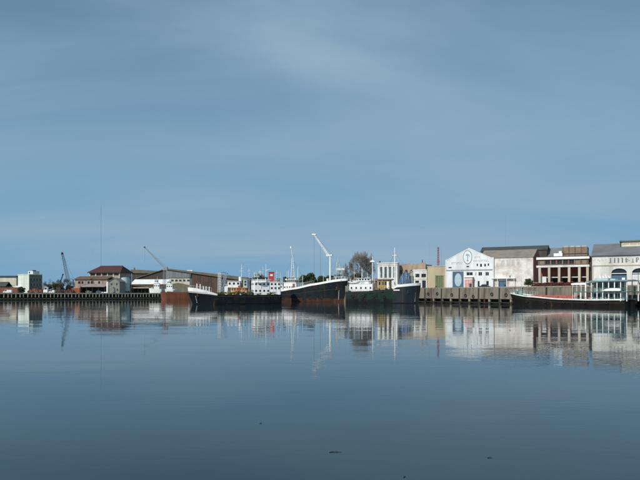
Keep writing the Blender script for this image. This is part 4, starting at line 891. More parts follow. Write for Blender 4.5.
def plates(par, h_, mt, side, seed, us, vs_=(.12, .45, .78)):             # doubler plates, proud of the shell
    rr = random.Random(seed)
    for u in us:
        for v in vs_:
            if rr.random() < .45: continue
            z0 = h_.top(u)*v; z1_ = h_.top(u)*(v+.2+.1*rr.random()); w_ = rr.uniform(.03, .06); m = MB()
            P_ = [h_.pt(u, z0, side, .03), h_.pt(u+w_, z0, side, .03), h_.pt(u+w_, z1_, side, .03), h_.pt(u, z1_, side, .03)]
            Q_ = [(x, y-side*.08, z_) for x, y, z_ in P_]; m.add(P_+Q_, [(0, 1, 2, 3), (7, 6, 5, 4), (0, 4, 5, 1), (1, 5, 6, 2), (2, 6, 7, 3), (3, 7, 4, 0)]); m.build('plate', mt[rr.randrange(len(mt))], par)
PL = [mat('plate_black', (.009, .012, .014), .7, (.035, .03, .027), .5, .7), mat('plate_rusty', (.026, .018, .015), .8, (.025, .02, .018), .6, .8), mat('plate_grey', (.012, .017, .020), .7, (.02, .024, .026), .5, .7)]
for m_ in PL + [mat('plate_green', (.012, .030, .023), .75, (.022, .028, .024), .5, .7)]: m_.node_tree.nodes['Principled BSDF'].inputs['Specular IOR Level'].default_value = 0.12
plates(S1, h1, PL, 1, 1, [.05+.075*i for i in range(10)]); plates(S2, h2, PL, -1, 2, [.06+.07*i for i in range(11)]); plates(S4, h4, [mat('plate_green', (.016, .036, .028), .7, (.03, .035, .03), .5, .7), PL[0]], -1, 3, [.04+.075*i for i in range(8)])
for i in range(4):
    u = .1+.15*i; x, y, z_ = h4.pt(u, 2.6, -1, .14); m = MB()
    for k in range(10): p_, q_ = .6283*k, .6283*(k+1); m.tube((x+.45*math.cos(p_), y, 2.6+.45*math.sin(p_)), (x+.45*math.cos(q_), y, 2.6+.45*math.sin(q_)), .15, .15, 5)
    m.build('tyre_fender', TYRE, S4)
# --- rusty barge at the end of the timber pier
D = 392; stn, bowp = at(190.5, D+6), at(161.5, D); L_ = (Vector(bowp)-Vector(stn)).length
b = thing('rusty_barge', 'rust red dumb barge moored at the end of the timber pier', 'barge', stn, head(stn, bowp))
hb = Hull(L_, 6, [(0, 4.4), (.5, 4.3), (1, 4.9)], .82, .85, .8, .9); hb.body(b, RUSTO, .4)
hb.band(b, 'rubbing_strake', RUST, 0, .98, lambda u: hb.top(u)-.9, lambda u: hb.top(u)-.6, .1); hb.band(b, 'coaming', RUST, .1, .8, lambda u: hb.top(u)-.1, lambda u: hb.top(u)+.5, -.9, .15)
MB().box(L_*.35, L_*.6, -1.8, 1.8, 4, 5.9).build('hatch', GREYGREEN, b)
for x in (.1, .9): MB().tube((L_*x, 2, 4), (L_*x, 2, 5.3), .2).build('bitts', RUST, b)
MB().tube((1.2, 2.2, 4), (1.2, 2.2, 6.2), .35, .3, 8).build('ventilator', WHITE2, b)
# small white boats lying between pier and hall
def launch(px0, px1, D, py_top, py_deck, label, seed):
    rr = random.Random(seed); t = thing('white_launch', label, 'boat', at(px1, D, LZ-.2 if D > 425 else 0), R(180)); s = D/F; W_ = (px1-px0)*s
    z0 = (LZ-.2) if D > 425 else 0
    zt = hz(py_deck, D)-z0; h_ = Hull(W_, W_*.34, [(0, zt), (.5, zt), (1, zt+.7)], .6, .8, .4, .8); h_.body(t, WHITE2, .2); 
    zr_ = hz(py_top, D)-z0
    house(t, W_*.15, W_*.62, W_*.12, zt-.2, zt+(zr_-zt)*.62, WHITE2, WHITE2, (zt+(zr_-zt)*.35,), nw=3, wsz=(W_*.08, .9))
    house(t, W_*.3, W_*.55, W_*.1, zt+(zr_-zt)*.64, zr_, WHITE2, WHITE2, (zt+(zr_-zt)*.84,), nw=2, wsz=(W_*.08, .7), name='wheelhouse')
    mast(t, W_*.36, zr_, zr_+2.4, .08)
    MB().box(W_*.7, W_*.86, -W_*.08, W_*.08, zt-.1, zt+1.1).build('locker', PALEB, t)
launch(149.6, 161.6, 436, 279.8, 289.0, 'white cabin boat hauled out behind the end of the pier', 1)
launch(161.6, 175.0, 440, 281.2, 289.2, 'white launch ashore at the foot of the grey dock crane', 2)

# --- long barge with canopied deckhouse at the right
BO = -7.5; t0, tb = along(630.0, BO), along(511.5, BO)
stn = qpt(t0, BO); L5 = t0 - tb
S5 = thing('passenger_barge', 'long dark barge with salmon hatch and pale two deck canopied house', 'barge', stn, RZ + math.pi)
h5 = Hull(L5-1.0, 6.0, [(0, 2.0), (.25, 1.85), (.5, 2.0), (.8, 2.75), (1, 3.75)], .8, .8, 1.4, .88)
h5.body(S5, HULLB, .35)
h5.band(S5, 'bulwark', WHITE, 0, 1, lambda u: h5.top(u)-.16, lambda u: h5.top(u)+.22, .07)
h5.band(S5, 'rubbing_strake', DARKM, 0, .98, lambda u: h5.top(u)-.95, lambda u: h5.top(u)-.8, .08)
def x5(px): return t0 - along(px + (3.5 if px > 572 else 0), BO)
def z5(px, py): return hz(py, qpt(along(px, BO), BO).y)
# local +y is port = towards the viewer here
for k in range(6):
    xa, xb = x5(576), x5(531); a_ = xa + (xb-xa)*k/6; zz_ = h5.top((xb+xa)/2/L5)
    MB().prismx([(-1.9, zz_-.4), (1.9, zz_-.4), (1.9, zz_+.55), (.0, zz_+.95), (-1.9, zz_+.55)], a_+.05, a_+(xb-xa)/6-.05).build('hatch_cover', REDH, S5)
# deck house: lower deck, upper deck, roof, posts
xa, xb = x5(629.5), x5(577); HW = 2.55; zl = 1.8; zu = z5(605, 291.4); zr_ = z5(605, 281.6)
up = MB().box(xa, xb, -HW, HW, zu-.16, zu).build('upper_deck', TEAL, S5)
MB().box(xa-.1, xb+.1, -HW-.08, HW+.08, zu-.22, zu-.1).build('deck_fascia', TEAL, up)
rf = MB().prismx([(-HW-.35, zr_-.05), (HW+.35, zr_-.05), (HW+.35, zr_+.1), (0, zr_+.4), (-HW-.35, zr_+.1)], xa-.2, x5(588.5)).build('roof', mat('grey_blue_canopy', (.17, .23, .25), .65, (.30, .36, .37), .5, .5), S5)
n = 9
for i in range(n+1):
    x = xa + .1 + (xb-xa-.2)*i/n
    for y in (HW-.05, -HW+.05):
        MB().box(x-.13, x+.13, y-.06, y+.06, zl-.2, zu-.2).build('post', WHITE, S5)
        if x < x5(588): MB().box(x-.13, x+.13, y-.06, y+.06, zu, zr_).build('post', WHITE, S5)
fc = MB().prismx([(-HW, z5(580, 285)), (HW, z5(580, 285)), (HW, z5(580, 283.4)), (0, z5(580, 282.6)), (-HW, z5(580, 283.4))], x5(588.3), x5(573.4)).build('fore_canopy', WHITE2, S5)
for px in (575, 579, 583.4, 587.4): MB().box(x5(px)-.07, x5(px)+.07, HW-.15, HW-.03, zl-.1, z5(580, 285)).build('canopy_post', WHITE, fc)
for z_, xe in ((zu+.9, x5(588)), (zl+.75, xb)):
    for y in (HW, -HW):
        m = MB(); m.box(xa, xe, y-.04, y+.04, z_-.05, z_+.05).box(xa, xe, y-.03, y+.03, z_-.48, z_-.42)
        for i in range(14): x = xa+(xe-xa)*i/13; m.box(x-.025, x+.025, y-.025, y+.025, z_-.75, z_)
        m.build('railing', TEAL, S5)
m = MB(); m.box(x5(622), x5(590), -1.3, 1.0, zl-.2, zu-.24); ca = m.build('lower_cabin', PALEB, S5)
for i in range(7): MB().box(x5(622)+.6+i*1.25, x5(622)+1.4+i*1.25, 1.0, 1.05, zl+.5, zu-.6).build('window', GLASS, ca)
m = MB(); m.box(x5(618), x5(592), -1.3, .9, zu+.01, zr_-.12); ca = m.build('upper_cabin', mat('grey_teal_panel', (.20, .24, .235), .6, (.32, .36, .35), .5, .6), S5)
for i in range(5): MB().box(x5(618)+.5+i*1.4, x5(618)+1.5+i*1.4, .9, .95, zu+.7, zr_-.5).build('window', GLASSB, ca)
MB().box(x5(590), x5(584), -1.1, .9, zl-.2, zu-.3).build('fore_cabin', PINK, S5)
# roof clutter
MB().box(x5(606), x5(593), -1.2, .8, zr_+.2, zr_+.95).build('roof_locker', PALEB, S5)
MB().tube((x5(602), 0, zr_+.3), (x5(602), 0, z5(602, 268)), .06, .03).tube((x5(604.5), -.4, z5(602, 272)), (x5(599.5), .4, z5(602, 270.5)), .05).build('antenna', WHITE, S5)
m = MB()
for i in range(4): m.tube((x5(607-3*i), .4, zr_+.9), (x5(606-3*i), .4, zr_+1.6+.3*(i % 2)), .2, .12, 8)
m.build('ventilator', WHITE2, S5)
MB().box(x5(613), x5(608), -.6, .6, zr_+.2, zr_+.7).build('skylight', PALEB, S5)
# bow gear
for i, (px, hgt) in enumerate(((514.5, 1.2), (517, 1.6), (519.5, 1.5), (522, 1.1))): 
    x = x5(px); MB().tube((x, -.6+.5*i, 2.3), (x, -.6+.5*i, h5.top(x/L5)+hgt), .2, .16, 8).build('bitts', PALEB if i % 2 else TEAL, S5)
x = x5(518); MB().tube((x, -.9, h5.top(.94)+.5), (x, .9, h5.top(.94)+.5), .45, .45, 12).box(x-.9, x+.9, -1.1, 1.1, h5.top(.94)-.5, h5.top(.94)+.15).build('windlass', TEAL, S5)
h5.rail(S5, PALEB, .82, .985, 1.3, n=8, r=.04)
mast(S5, x5(524.4), 2.3, z5(524.4, 277), .09, mt=PALEB, y=1.3, name='bow_post')
for px in (548, 563): mast(S5, x5(px), 1.9, z5(px, 291.5), .06, mt=RUST, y=2.2, name='stanchion')
for i in range(5):                                    # tyre fenders along the side
    u = .12+.17*i; x, y, z_ = h5.pt(u, 1.3, 1, .16); a2 = MB(); ns = 12
    for k in range(ns):
        p_, q_ = 2*math.pi*k/ns, 2*math.pi*(k+1)/ns; a2.tube((x+.38*math.cos(p_), y, 1.25+.38*math.sin(p_)), (x+.38*math.cos(q_), y, 1.25+.38*math.sin(q_)), .13, .13, 6)
    a2.build('tyre_fender', TYRE, S5)
# white dinghy carried at the rail of the upper deck
dn = thing('white_dinghy', 'white upturned dinghy carried at the rail of the canopied barge', 'dinghy', stn, RZ+math.pi)
xa, xb = x5(624), x5(606.5); m = MB(); nn = 12
for i in range(nn+1):
    u = i/nn; w_ = .75*math.sin(math.pi*min(1, .16+.84*u))**.6 if u < .98 else .03; x = xa+(xb-xa)*u
    for j in range(7): a_ = math.pi*j/6; m.v.append((x, 2.95-w_*math.cos(a_), zu+.12+.72*math.sin(a_)*(w_/.75)**.5))
for i in range(nn):
    for j in range(6): q_ = i*7+j; m.f.append((q_, q_+1, q_+8, q_+7))
m.f.append(tuple(range(7))[::-1]); m.build('hull', WHITE2, dn, True); MB().box(xa+.2, xb-.3, 2.92, 2.98, zu+.8, zu+.9).build('keel', TEAL, dn)

# ------------------------------------------------------------------ buildings on the concrete quay
SB = 8.0; TB = 27.0                                  # the sheds stand askew to the quay edge, each row on its own frontage line
UB = Vector((math.cos(R(TB)), -math.sin(R(TB)), 0)); NB = Vector((math.sin(R(TB)), math.cos(R(TB)), 0)); RB = R(-TB); FQ = Vector((0, 0, 0))
def frontage(px, D):
    global FQ
    FQ = Vector(at(px, D)) - NB*SB
def ft(px, sb=SB): B = FQ + NB*sb; r = (px-CX)/F; return (r*B.y - B.x) / (UB.x - UB.y*r)
def fpt(t, off, z=0.0): p_ = FQ + NB*off + UB*t; return Vector((p_.x, p_.y, z))
def fz(px, py, sb=SB): return hz(py, fpt(ft(px, sb), sb).y) - QZ
def qb(name, label, px, sb=SB, cat='building'): return thing(name, label, cat, fpt(ft(px, sb), sb, QZ), RB), ft(px, sb)
frontage(446.2, 266)

# white gabled hall with emblem
b, o0 = qb('gabled_hall', 'white gabled hall with oval emblem and large blue door', 446.2)
gx = lambda px: ft(px)-o0
W_ = gx(492.6); ze = fz(469, 260.6); zp = fz(468, 248.6)
ops = [(gx(452.6), gx(463.6), 0, fz(458, 271.6))]                         # big door
ops += [(gx(466.4), gx(472.8), fz(469, 275.6), fz(469, 272.2)), (gx(475.2), gx(476.4), fz(476, 275.8), fz(476, 272.4)), (gx(478.4), gx(482.2), fz(480, 275.8), fz(480, 272)), (gx(485.4), gx(489), fz(487, 275.8), fz(487, 272))]
ops += [(gx(477.6), gx(479.6), .4, fz(478, 281)), (gx(486.2), gx(488.8), .4, fz(487, 281)), (gx(476.6), gx(478), fz(477, 266.4), fz(477, 263.6)), (gx(480), gx(482), fz(481, 267), fz(481, 263.8)), (gx(484.2), gx(486), fz(485, 266.6), fz(485, 263.8)), (gx(487.6), gx(489.2), fz(488, 266), fz(488, 263.4))]
ops += [(gx(466.4), gx(469.2), fz(467, 267.4), fz(467, 266)), (gx(448.4), gx(451.6), fz(450, 268.4), fz(450, 267))]
m = MB(); shell(m, 0, W_, 0, 24, 0, ze, ops, False)
m.prism([(0, ze), (W_, ze), (W_, ze+.5), (W_/2+.2, zp), (W_/2-.2, zp), (0, ze+.15)], 0, .4); m.build('wall', mat('white_painted_facade', (.68, .725, .74), .8, (.44, .47, .48), .6, .35, True, .3, 2), b)
windows(b, ops[1:3]+ops[3:5], 0, WHITE, GLASS, 1, .3, .1); windows(b, ops[5:], 0, WHITE, GLASS, 0, .3, .06)
dx0, dx1, _, dz = ops[0]
dr = MB(); 
for k in range(2): dr.box(dx0+(dx1-dx0)*k/2+.02, dx0+(dx1-dx0)*(k+1)/2-.02, .14, .24, 0, dz)
dr = dr.build('blue_door', BLUED, b)
for k in range(4): MB().box(dx0+.1, dx1-.1, .10, .14, .4+k*dz/4, .55+k*dz/4).build('rail', BLUED, dr)
def ellipse(cx, cz, rx_, rz_, n=28): return [(cx+rx_*math.cos(2*math.pi*i/n), cz+rz_*math.sin(2*math.pi*i/n)) for i in range(n)]
MB().prism(ellipse((dx0+dx1)/2, dz*.50, (dx1-dx0)*.32, dz*.40), .07, .10).build('oval_emblem', EMBL, dr)
ex, ez, rx_, rz_ = gx(467.6), fz(467.6, 257.2), (gx(472.2)-gx(463.0))/2, (fz(467, 250.4)-fz(467, 264))/2
MB().prism(ellipse(ex, ez, rx_, rz_), -.06, 0).build('oval_emblem', mat('emblem_grey', (.10, .13, .15), .8), b)
MB().prism(ellipse(ex, ez, rx_*.89, rz_*.92), -.09, -.061).build('emblem_field', mat('emblem_white', (.66, .72, .74), .8, (.52, .6, .64), .6, 1), b)
m = MB(); EM = [((0, .55), (0, -.55)), ((-.32, .28), (.36, .38)), ((-.32, .28), (-.2, .5)), ((.30, .36), (.42, .1)), ((-.2, -.5), (.2, -.5))]
for (a0, b0), (a1, b1) in EM: m.tube((ex+a0*rx_, -.1, ez+b0*rz_), (ex+a1*rx_, -.1, ez+b1*rz_), .17, .17, 4)
m.build('emblem_mark', LETTERG, b)
MB().box(-.06, W_+.06, -.22, 0, fz(470, 270.4), fz(470, 269.5)).build('cornice', mat('grey_cornice', (.30, .34, .36), .8), b)
rr = random.Random(9)
m = MB()
for (p0, p1, py, hh) in ((451.5, 462.8, 263.2, .85), (473.2, 489.5, 260.8, .75), (474.5, 480.5, 257.3, .65)):
    x = gx(p0); x1_ = gx(p1); zc = fz((p0+p1)/2, py)
    while x < x1_-.3:
        w_ = rr.uniform(.3, .5); m.box(x, x+.12, -.02, .0, zc-hh/2, zc+hh/2)
        if rr.random() < .7: m.box(x+.12, x+w_, -.02, 0, zc+hh*.3, zc+hh/2)
        if rr.random() < .5: m.box(x+.12, x+w_, -.02, 0, zc-hh/2, zc-hh*.3)
        x += w_+.2
m.build('faded_lettering', LETTERG, b)
m = MB(); gable_roof(m, 0, W_, .42, 24, ze-.1, zp-.35, 'y', .0, .2); m.build('roof', ROOFB, b)
MB().prism([(-.15, ze+.15), (W_/2, zp+.0), (W_+.15, ze+.5), (W_+.15, ze+.72), (W_/2, zp+.24), (-.15, ze+.37)], -.12, .5).build('verge_coping', WHITE2, b)
MB().box(W_-.2, W_+.5, -.1, .5, 0, ze+1.1).build('corner_pilaster', WHWALL, b); MB().box(-.3, .2, -.1, .5, 0, ze+.5).build('corner_pilaster', WHWALL, b)
# kiosk and panel before it
k_, ko = qb('red_white_kiosk', 'faded red and white panelled kiosk before the white gabled hall', 464.4, 6.2, 'kiosk')
kw = ft(472.4, 6.2)-ko; kz = fz(468, 277.4, 6.2)
MB().box(0, kw, 0, 1.6, 0, kz).build('body', PINK, k_); MB().box(-.2, kw+.2, -.3, 1.8, kz, kz+.25).build('roof', WHITE2, k_); MB().box(-.05, kw+.05, -.08, 0, kz-.9, kz-.5).build('sign_band', WHITE2, k_); MB().box(kw*.6, kw*.9, -.06, 0, .1, 1.9).build('door', GLASS, k_)
for i in range(3): MB().box(kw*i/3+.08, kw*i/3+.16, -.06, 0, 0, kz-1).build('batten', WHITE2, k_)
def car(px, sb, label, mt, L_=4.4, loc=None):
    t, o_ = qb('parked_car', label, px, sb, 'car')
    if loc: t.location = loc
    MB().prism([(0, .3), (L_, .3), (L_, .75), (L_*.8, .9), (L_*.2, .95), (0, .8)], 0, 1.65).build('body', mt, t)
    cb = MB().prism([(L_*.15, .92), (L_*.82, .9), (L_*.68, 1.42), (L_*.27, 1.42)], .1, 1.55).build('cabin', GLASS, t); MB().box(L_*.28, L_*.67, .08, 1.57, 1.40, 1.46).build('roof', mt, t)
    for x in (L_*.2, L_*.8):
        for y in (.08, 1.57):
            wl = MB().tube((x, y-.1, .31), (x, y+.1, .31), .31, .31, 12).build('wheel', TYRE, t); MB().tube((x, y-.12, .31), (x, y+.12, .31), .17, .17, 8).build('rim', PALEB, wl)
    for y in (.2, 1.35): MB().box(-.03, .02, y, y+.25, .6, .75).build('headlight', WHITE2, t)
    return t
car(479.0, 4.6, 'dark car parked left under the windows of the white gabled hall', CARP)
car(529.0, 6.6, 'white car parked between the quay bush and the colonnaded building', WHITE2, 4.2, qpt(along(529.5, 9), 9, QZ))

# peeling white shed with brick end
b, o0 = qb('peeling_shed', 'long peeling white shed with brown roof and brick end', 480, SB+.6)
gx = lambda px: ft(px, SB+.6)-o0
W_ = gx(533); he = fz(512, 257.2); hr = fz(512, 250.2, SB+10.6); dp = 20; xs = gx(492)
ops = [(gx(498.6), gx(506.6), 0, fz(502, 281.2)), (gx(509), gx(511), 3.4, 5.2)] + [(gx(501.5+i*5.1), gx(504.6+i*5.1), he-3.6, he-1.2) for i in range(4)]
m = MB(); shell(m, 0, W_, 0, dp, 0, he, ops, False); m.build('wall', PEEL, b)
MB().box(ops[0][0], ops[0][1], .18, .26, 0, ops[0][3]).build('blue_door', BLUED, b)
for o_ in ops[1:2]: windows(b, [o_], 0, WHITE, GLASS, 1)
for o_ in ops[2:]: MB().box(o_[0], o_[1], .05, .12, o_[2], o_[3]).build('blocked_window', mat('grey_infill', (.50, .50, .49), .9, (.34, .33, .31), .6, .8), b)
m = MB(); m.prismx([(0, 0), (dp, 0), (dp, he), (dp/2, hr), (0, he)], W_+.01, W_+.3); m.build('brick_end_wall', BRICK, b)
m = MB(); gable_roof(m, 0, W_, 0, dp, he, hr, 'x', .35, .18); m.build('roof', ROOFB, b)
MB().box(gx(492), gx(515.5), -1.4, 0, fz(503, 278.6), fz(503, 277.8)).build('awning', WHITE2, b)
for px in (493.5, 498, 507.2, 514.5): MB().box(gx(px)-.08, gx(px)+.08, -1.35, -1.2, 0, fz(503, 278.6)).build('awning_post', WHITE2, b)
MB().box(gx(493), W_, -.05, 0, he-.35, he-.1).build('eaves_band', WHITE, b)
b, o0 = qb('dark_roofed_shed', 'dark roofed shed ridge showing behind the peeling white shed', 481, 36)
dd = 36; W_ = ft(547, dd)-o0; he = fz(512, 250.6, dd); hr = fz(512, 246.2, dd)
m = MB(); shell(m, 0, W_, 0, 18, 0, he, [(2, 4, 6, 8), (8, 10, 6, 8)], False); m.build('wall', WALLD, b); windows(b, [(2, 4, 6, 8), (8, 10, 6, 8)], 0)
m = MB(); gable_roof(m, 0, W_, 0, 8, he, hr, 'x', .3); m.build('roof', ROOFD, b)

# colonnaded concrete frame building
frontage(538, 222)
b, o0 = qb('colonnaded_building', 'brown brick upper storey carried on pale concrete columns', 538)
gx = lambda px: ft(px)-o0
W_ = gx(588.6); z1, z2 = fz(563, 267.2), fz(563, 265.2); z3, z4_ = fz(563, 259.2), fz(563, 256.6); dp = 11
nwin = 8; ops = [(.5 + i*(W_-.8)/nwin, .5+i*(W_-.8)/nwin+1.6, z2+.35, z3-.25) for i in range(nwin)]
m = MB(); shell(m, 0, W_, 0, dp, z1, z4_-.02, ops); m.build('upper_wall', BROWN, b)
windows(b, [o_ for i, o_ in enumerate(ops) if i not in (0, 6, 7)], 0, BRICKG, GLASS, 1, .3, .08)
for i in (0, 6, 7): MB().box(ops[i][0], ops[i][1], .12, .2, ops[i][2], ops[i][3]).build('shutter', SHUT, b)
for i in range(nwin-1): MB().box(ops[i][1]+.06, ops[i+1][0]-.06, -.12, 0, z2, z3).build('brick_pier', BRICKG if i % 2 else BRICK, b)
MB().box(-.5, W_+.3, -.6, .1, z1, z2).build('ledge', WHWALL, b)
MB().box(-.5, W_+.3, -.5, .1, z3, z4_).build('fascia', WHITE2, b)
MB().box(-.6, W_+.4, -.7, dp+.2, z4_, z4_+.12).build('roof', ROOFD, b)
for px in (539.8, 549.2, 559.2, 569.2, 579.4, 587.6):
    x = gx(px); m = MB(); m.prism([(x-.38, 0), (x+.38, 0), (x+.42, z1), (x-.42, z1)], -.45, .45)
    m.prismx([(-.34, z1), (-.34, z1-1.1), (1.6, z1-.02), (1.6, z1)], x-.34, x+.34); m.build('column', CONC2, b)
MB().box(0, W_, 5.5, 5.9, 0, z1).build('recessed_wall', BRICK, b)
for i in range(4): MB().box(1+i*3.4, 3.2+i*3.4, 5.4, 5.5, 0, 3.2).build('dark_doorway', VOIDD, b)
MB().box(0, W_, 1.2, 1.45, fz(563, 277.6), fz(563, 276.6)).build('tie_beam', PALEB, b)
MB().box(gx(541), gx(546), .8, 2.6, 0, fz(543, 276.6)).build('plastered_booth', WHWALL, b)
MB().box(W_+.02, gx(592)-.05, 1.0, dp, 0, z4_-.05).build('shaded_end_wall', WALLD, b)  # dark fill for the gap; the end's shade is put into its colour
at0, at1 = gx(562.5), gx(587); za = fz(575, 246.6)
at_ = MB().box(at0, at1, 1.5, 9, z4_+.12, za).build('attic', BRICKG, b)
for i in range(4): x = at0+(at1-at0)*i/4; MB().prism([(x+.15, za), (x+(at1-at0)/4-.15, za), (x+(at1-at0)/4-.5, za+.45), (x+.5, za+.45)], 1.5, 9).build('roof_vault', CONC2, at_)
for i in range(5): x = at0+(at1-at0)*i/4; MB().box(x-.15, x+.15, 1.38, 1.5, z4_+.12, za).build('pilaster', BROWN, at_)
MB().box(at0-.1, at1+.1, 1.3, 9.1, z4_+1.0, z4_+1.15).build('string_course', ROOFD, at_)
wt = MB().box(gx(553), gx(561.8), 2, 4.6, z4_+.12, z4_+1.35).build('roof_tank', WHITE2, b)
MB().box(gx(558), gx(561), 2.3, 4.2, z4_+1.35, z4_+2.1).build('tank_box', WHITE2, wt)
# grey gabled roof left behind the colonnade
b, o0 = qb('grey_roofed_shed', 'grey roofed shed peeping between brick end and colonnade', 535, 64)
W_ = ft(572, 64)-o0; he = fz(545, 258, 64); hr = fz(545, 247.6, 64)
m = MB(); shell(m, 0, W_, 0, 20, 0, he, [(1, 2.4, 4, 6)], False); m.build('wall', WALLG, b); windows(b, [(1, 2.4, 4, 6)], 0)
m = MB(); gable_roof(m, 0, W_, 0, 14, he, hr, 'x', .3); m.build('roof', ROOFG, b)
# maroon scrap along the quay in front of the colonnade
t0_, t1_ = along(532, 3.2), along(576, 3.2)
t = thing('scrap_heap', 'low dark maroon scrap pile along the quay before the colonnade', 'scrap', qpt(t0_, 3.2, QZ), RZ)
rr = random.Random(3); m = MB()
for i in range(260):
    x = rr.random()*(t1_-t0_); z_ = rr.random()*1.1*min(1, x*.5+.3); L_ = rr.uniform(.6, 1.8); a_ = rr.uniform(-.5, .5)
    m.tube((x-L_/2*math.cos(a_), rr.uniform(-.3, 1.6), max(.05, z_-L_/3*math.sin(a_))), (x+L_/2*math.cos(a_), rr.uniform(-.3, 1.6), max(.05, z_+L_/3*math.sin(a_))), rr.uniform(.06, .28), rr.uniform(.06, .28), 5)
m.build('scrap_metal', MAROON, t)['kind'] = 'stuff'
# bush on the quay
tb_ = qpt(along(528.5, 5), 5, QZ)
rr = random.Random(8); t = thing('quay_bush', 'rounded green bush on the quay before the peeling white shed', 'bush', tb_)
m = MB(); [m.tube((0, 0, 0), (rr.uniform(-1, 1), rr.uniform(-1, 1), rr.uniform(1, 2)), .05, .02, 4) for _ in range(7)]; m.build('stem', BARK, t)
m = MB(); [foliage(m, (rr.uniform(-1.1, 1.1), rr.uniform(-.8, .8), rr.uniform(.7, 2.3)), rr.uniform(.5, .8), 130, .16, rr) for _ in range(16)]; m.build('foliage', LEAFD, t)

# long white arcaded warehouse
frontage(592.2, 198)
b, o0 = qb('arcaded_warehouse', 'long white warehouse with lettered frieze and arched openings', 592.2)
gx = lambda px: ft(px)-o0
he = fz(615, 255.3); W_ = 50; zc = fz(615, 265.4); dp = 30
arch = [(gx(611.4), gx(626.8)), (gx(632), gx(649)), (gx(655), gx(672))]
zs = fz(619, 273.6); za = fz(619, 268.4)
m = MB(); ops = [(x0, x1, 0, zs) for x0, x1 in arch]
wall(m, 0, W_, 0, zs, 0, ops, .5)
xs_ = [0]
for x0, x1 in arch:                                   # wall above the springing line, with arched heads
    m.quad((xs_[-1], 0, zs), (x0, 0, zs), (x0, 0, he), (xs_[-1], 0, he)); n = 14; xm = (x0+x1)/2; rx_ = (x1-x0)/2
    P_ = [(xm - rx_*math.cos(math.pi*i/n), zs+(za-zs)*math.sin(math.pi*i/n)**.75) for i in range(n+1)]
    for (ax, az), (bx, bz) in zip(P_, P_[1:]): m.quad((ax, 0, az), (bx, 0, bz), (bx, 0, he), (ax, 0, he)); m.quad((ax, 0, az), (ax, .5, az), (bx, .5, bz), (bx, 0, bz))
    xs_.append(x1)
m.quad((xs_[-1], 0, zs), (W_, 0, zs), (W_, 0, he), (xs_[-1], 0, he))
m.quad((0, dp, 0), (0, 0, 0), (0, 0, he), (0, dp, he)).quad((W_, 0, 0), (W_, dp, 0), (W_, dp, he), (W_, 0, he)).quad((W_, dp, 0), (0, dp, 0), (0, dp, he), (W_, dp, he))
m.build('wall', mat('white_lime_wall', (.64, .645, .615), .9, (.40, .385, .345), .55, .3, True, .3, 2), b)
for i, (x0, x1) in enumerate(arch):
    zt = fz(619, 275.4)
    dm = (BLUED, WHWALL, BLUED)[i]
    dr = MB().box(x0, x1, .36, .46, 0, zt if i != 1 else zs-.3).build('roller_door', dm, b)
    for k in range(7): MB().box(x0+.05, x1-.05, .32, .36, .2+k*zt/7.2, .28+k*zt/7.2).build('slat', dm, dr)
    MB().box(x0, x1, .2, .4, zs-.12, zs+.14).build('transom', WHITE2, b)
    MB().box(x0-.1, x1+.1, .5, .6, zt, za+.1).build('dark_fanlight', GLASS, b)
    if i == 0: MB().box(x1-1.4, x1-.5, .2, .34, 1.6, 2.6).build('notice', WHITE2, dr)
MB().box(-.05, W_, -.2, 0, zc-.1, zc+.16).build('cornice', CONC2, b)
MB().box(-.1, W_, -.35, 0, he-.22, he).build('eaves_gutter', ROOFD, b)
MB().box(-.02, .35, -.1, 0, 0, zc-.1).build('downpipe', CONC2, b)
# the weathered letters of the frieze: narrow upright strokes
m = MB(); zm = (zc+he)/2+.0; hh = 1.5
def stroke(px, w_=.28, z0=-.5, z1=.5): m.box(gx(px)-w_/2, gx(px)+w_/2, -.03, 0, zm+z0*hh, zm+z1*hh)
def dash(px0, px1, z, w_=.2): m.box(gx(px0), gx(px1), -.032, -.002, zm+z*hh-w_/2, zm+z*hh+w_/2)
for px in (610.6, 614.6, 618.4, 622.4): stroke(px, .42); dash(px-.7, px+.9, -.46)
dash(608.8, 610.6, -.46); dash(620.8, 622.4, .46); stroke(626.2, .42); dash(624.9, 628.2, .12); dash(628.4, 630, -.1); dash(626.2, 627.6, -.3)
stroke(632.8, .3, -.5, .3); dash(631.4, 634, -.46); stroke(636.6, .42); dash(636.6, 638.6, .44); dash(636.6, 638.6, .02); stroke(638.5, .2, 0, .45); stroke(642, .3); stroke(646, .3); dash(642, 644, .4)
m.build('lettering', LETTER, b)
m = MB()
for px, z_ in ((593.5, .2), (594.8, .35), (598.0, .3), (599.5, .1), (601.8, .35), (603.2, .15), (605.6, .3)): stroke(px, .26, z_-.3, z_); dash(px-.4, px+.8, z_-.1, .16)
m.build('faded_lettering', mat('very_faded_letter', (.42, .41, .38), .9, (.6, .59, .55), .6, 1.5), b)
kx = 9.6; hr = fz(600, 244.8, SB+14)
m = MB(); m.prismx([(-.4, he), (14, hr), (28.4, he), (28.4, he+.22), (14, hr+.22), (-.4, he+.22)], -.3, W_); rf = m.build('roof', ROOFG, b)
vx0 = ft(619.5, SB+9.6)-o0+.5; vz = hr
vn = MB().box(vx0, W_-1, 9.6, 15, vz-1.9, fz(630, 241.4, SB+9.6)).build('roof_monitor', CREAM, b)
MB().prismx([(9.0, fz(630, 241.4, SB+9.6)), (15.6, fz(630, 241.4, SB+9.6)), (15.6, fz(630, 241.4, SB+9.6)+.2), (12.3, fz(630, 240.2, SB+12)), (9.0, fz(630, 241.4, SB+9.6)+.25)], vx0-.5, W_-.6).build('monitor_roof', ROOFO, vn)
for i in range(6): MB().box(vx0+.4+i*2.2, vx0+2.3+i*2.2, 9.52, 9.6, vz-.5, vz+.3).build('louvre', CONC2, vn)
MB().prismx([(9.3, vz-1.9), (9.6, vz-1.9), (14, vz+1.3), (9.3, fz(630, 241.4, SB+9.6))], vx0-.3, vx0).build('monitor_end', ROOFD, vn)

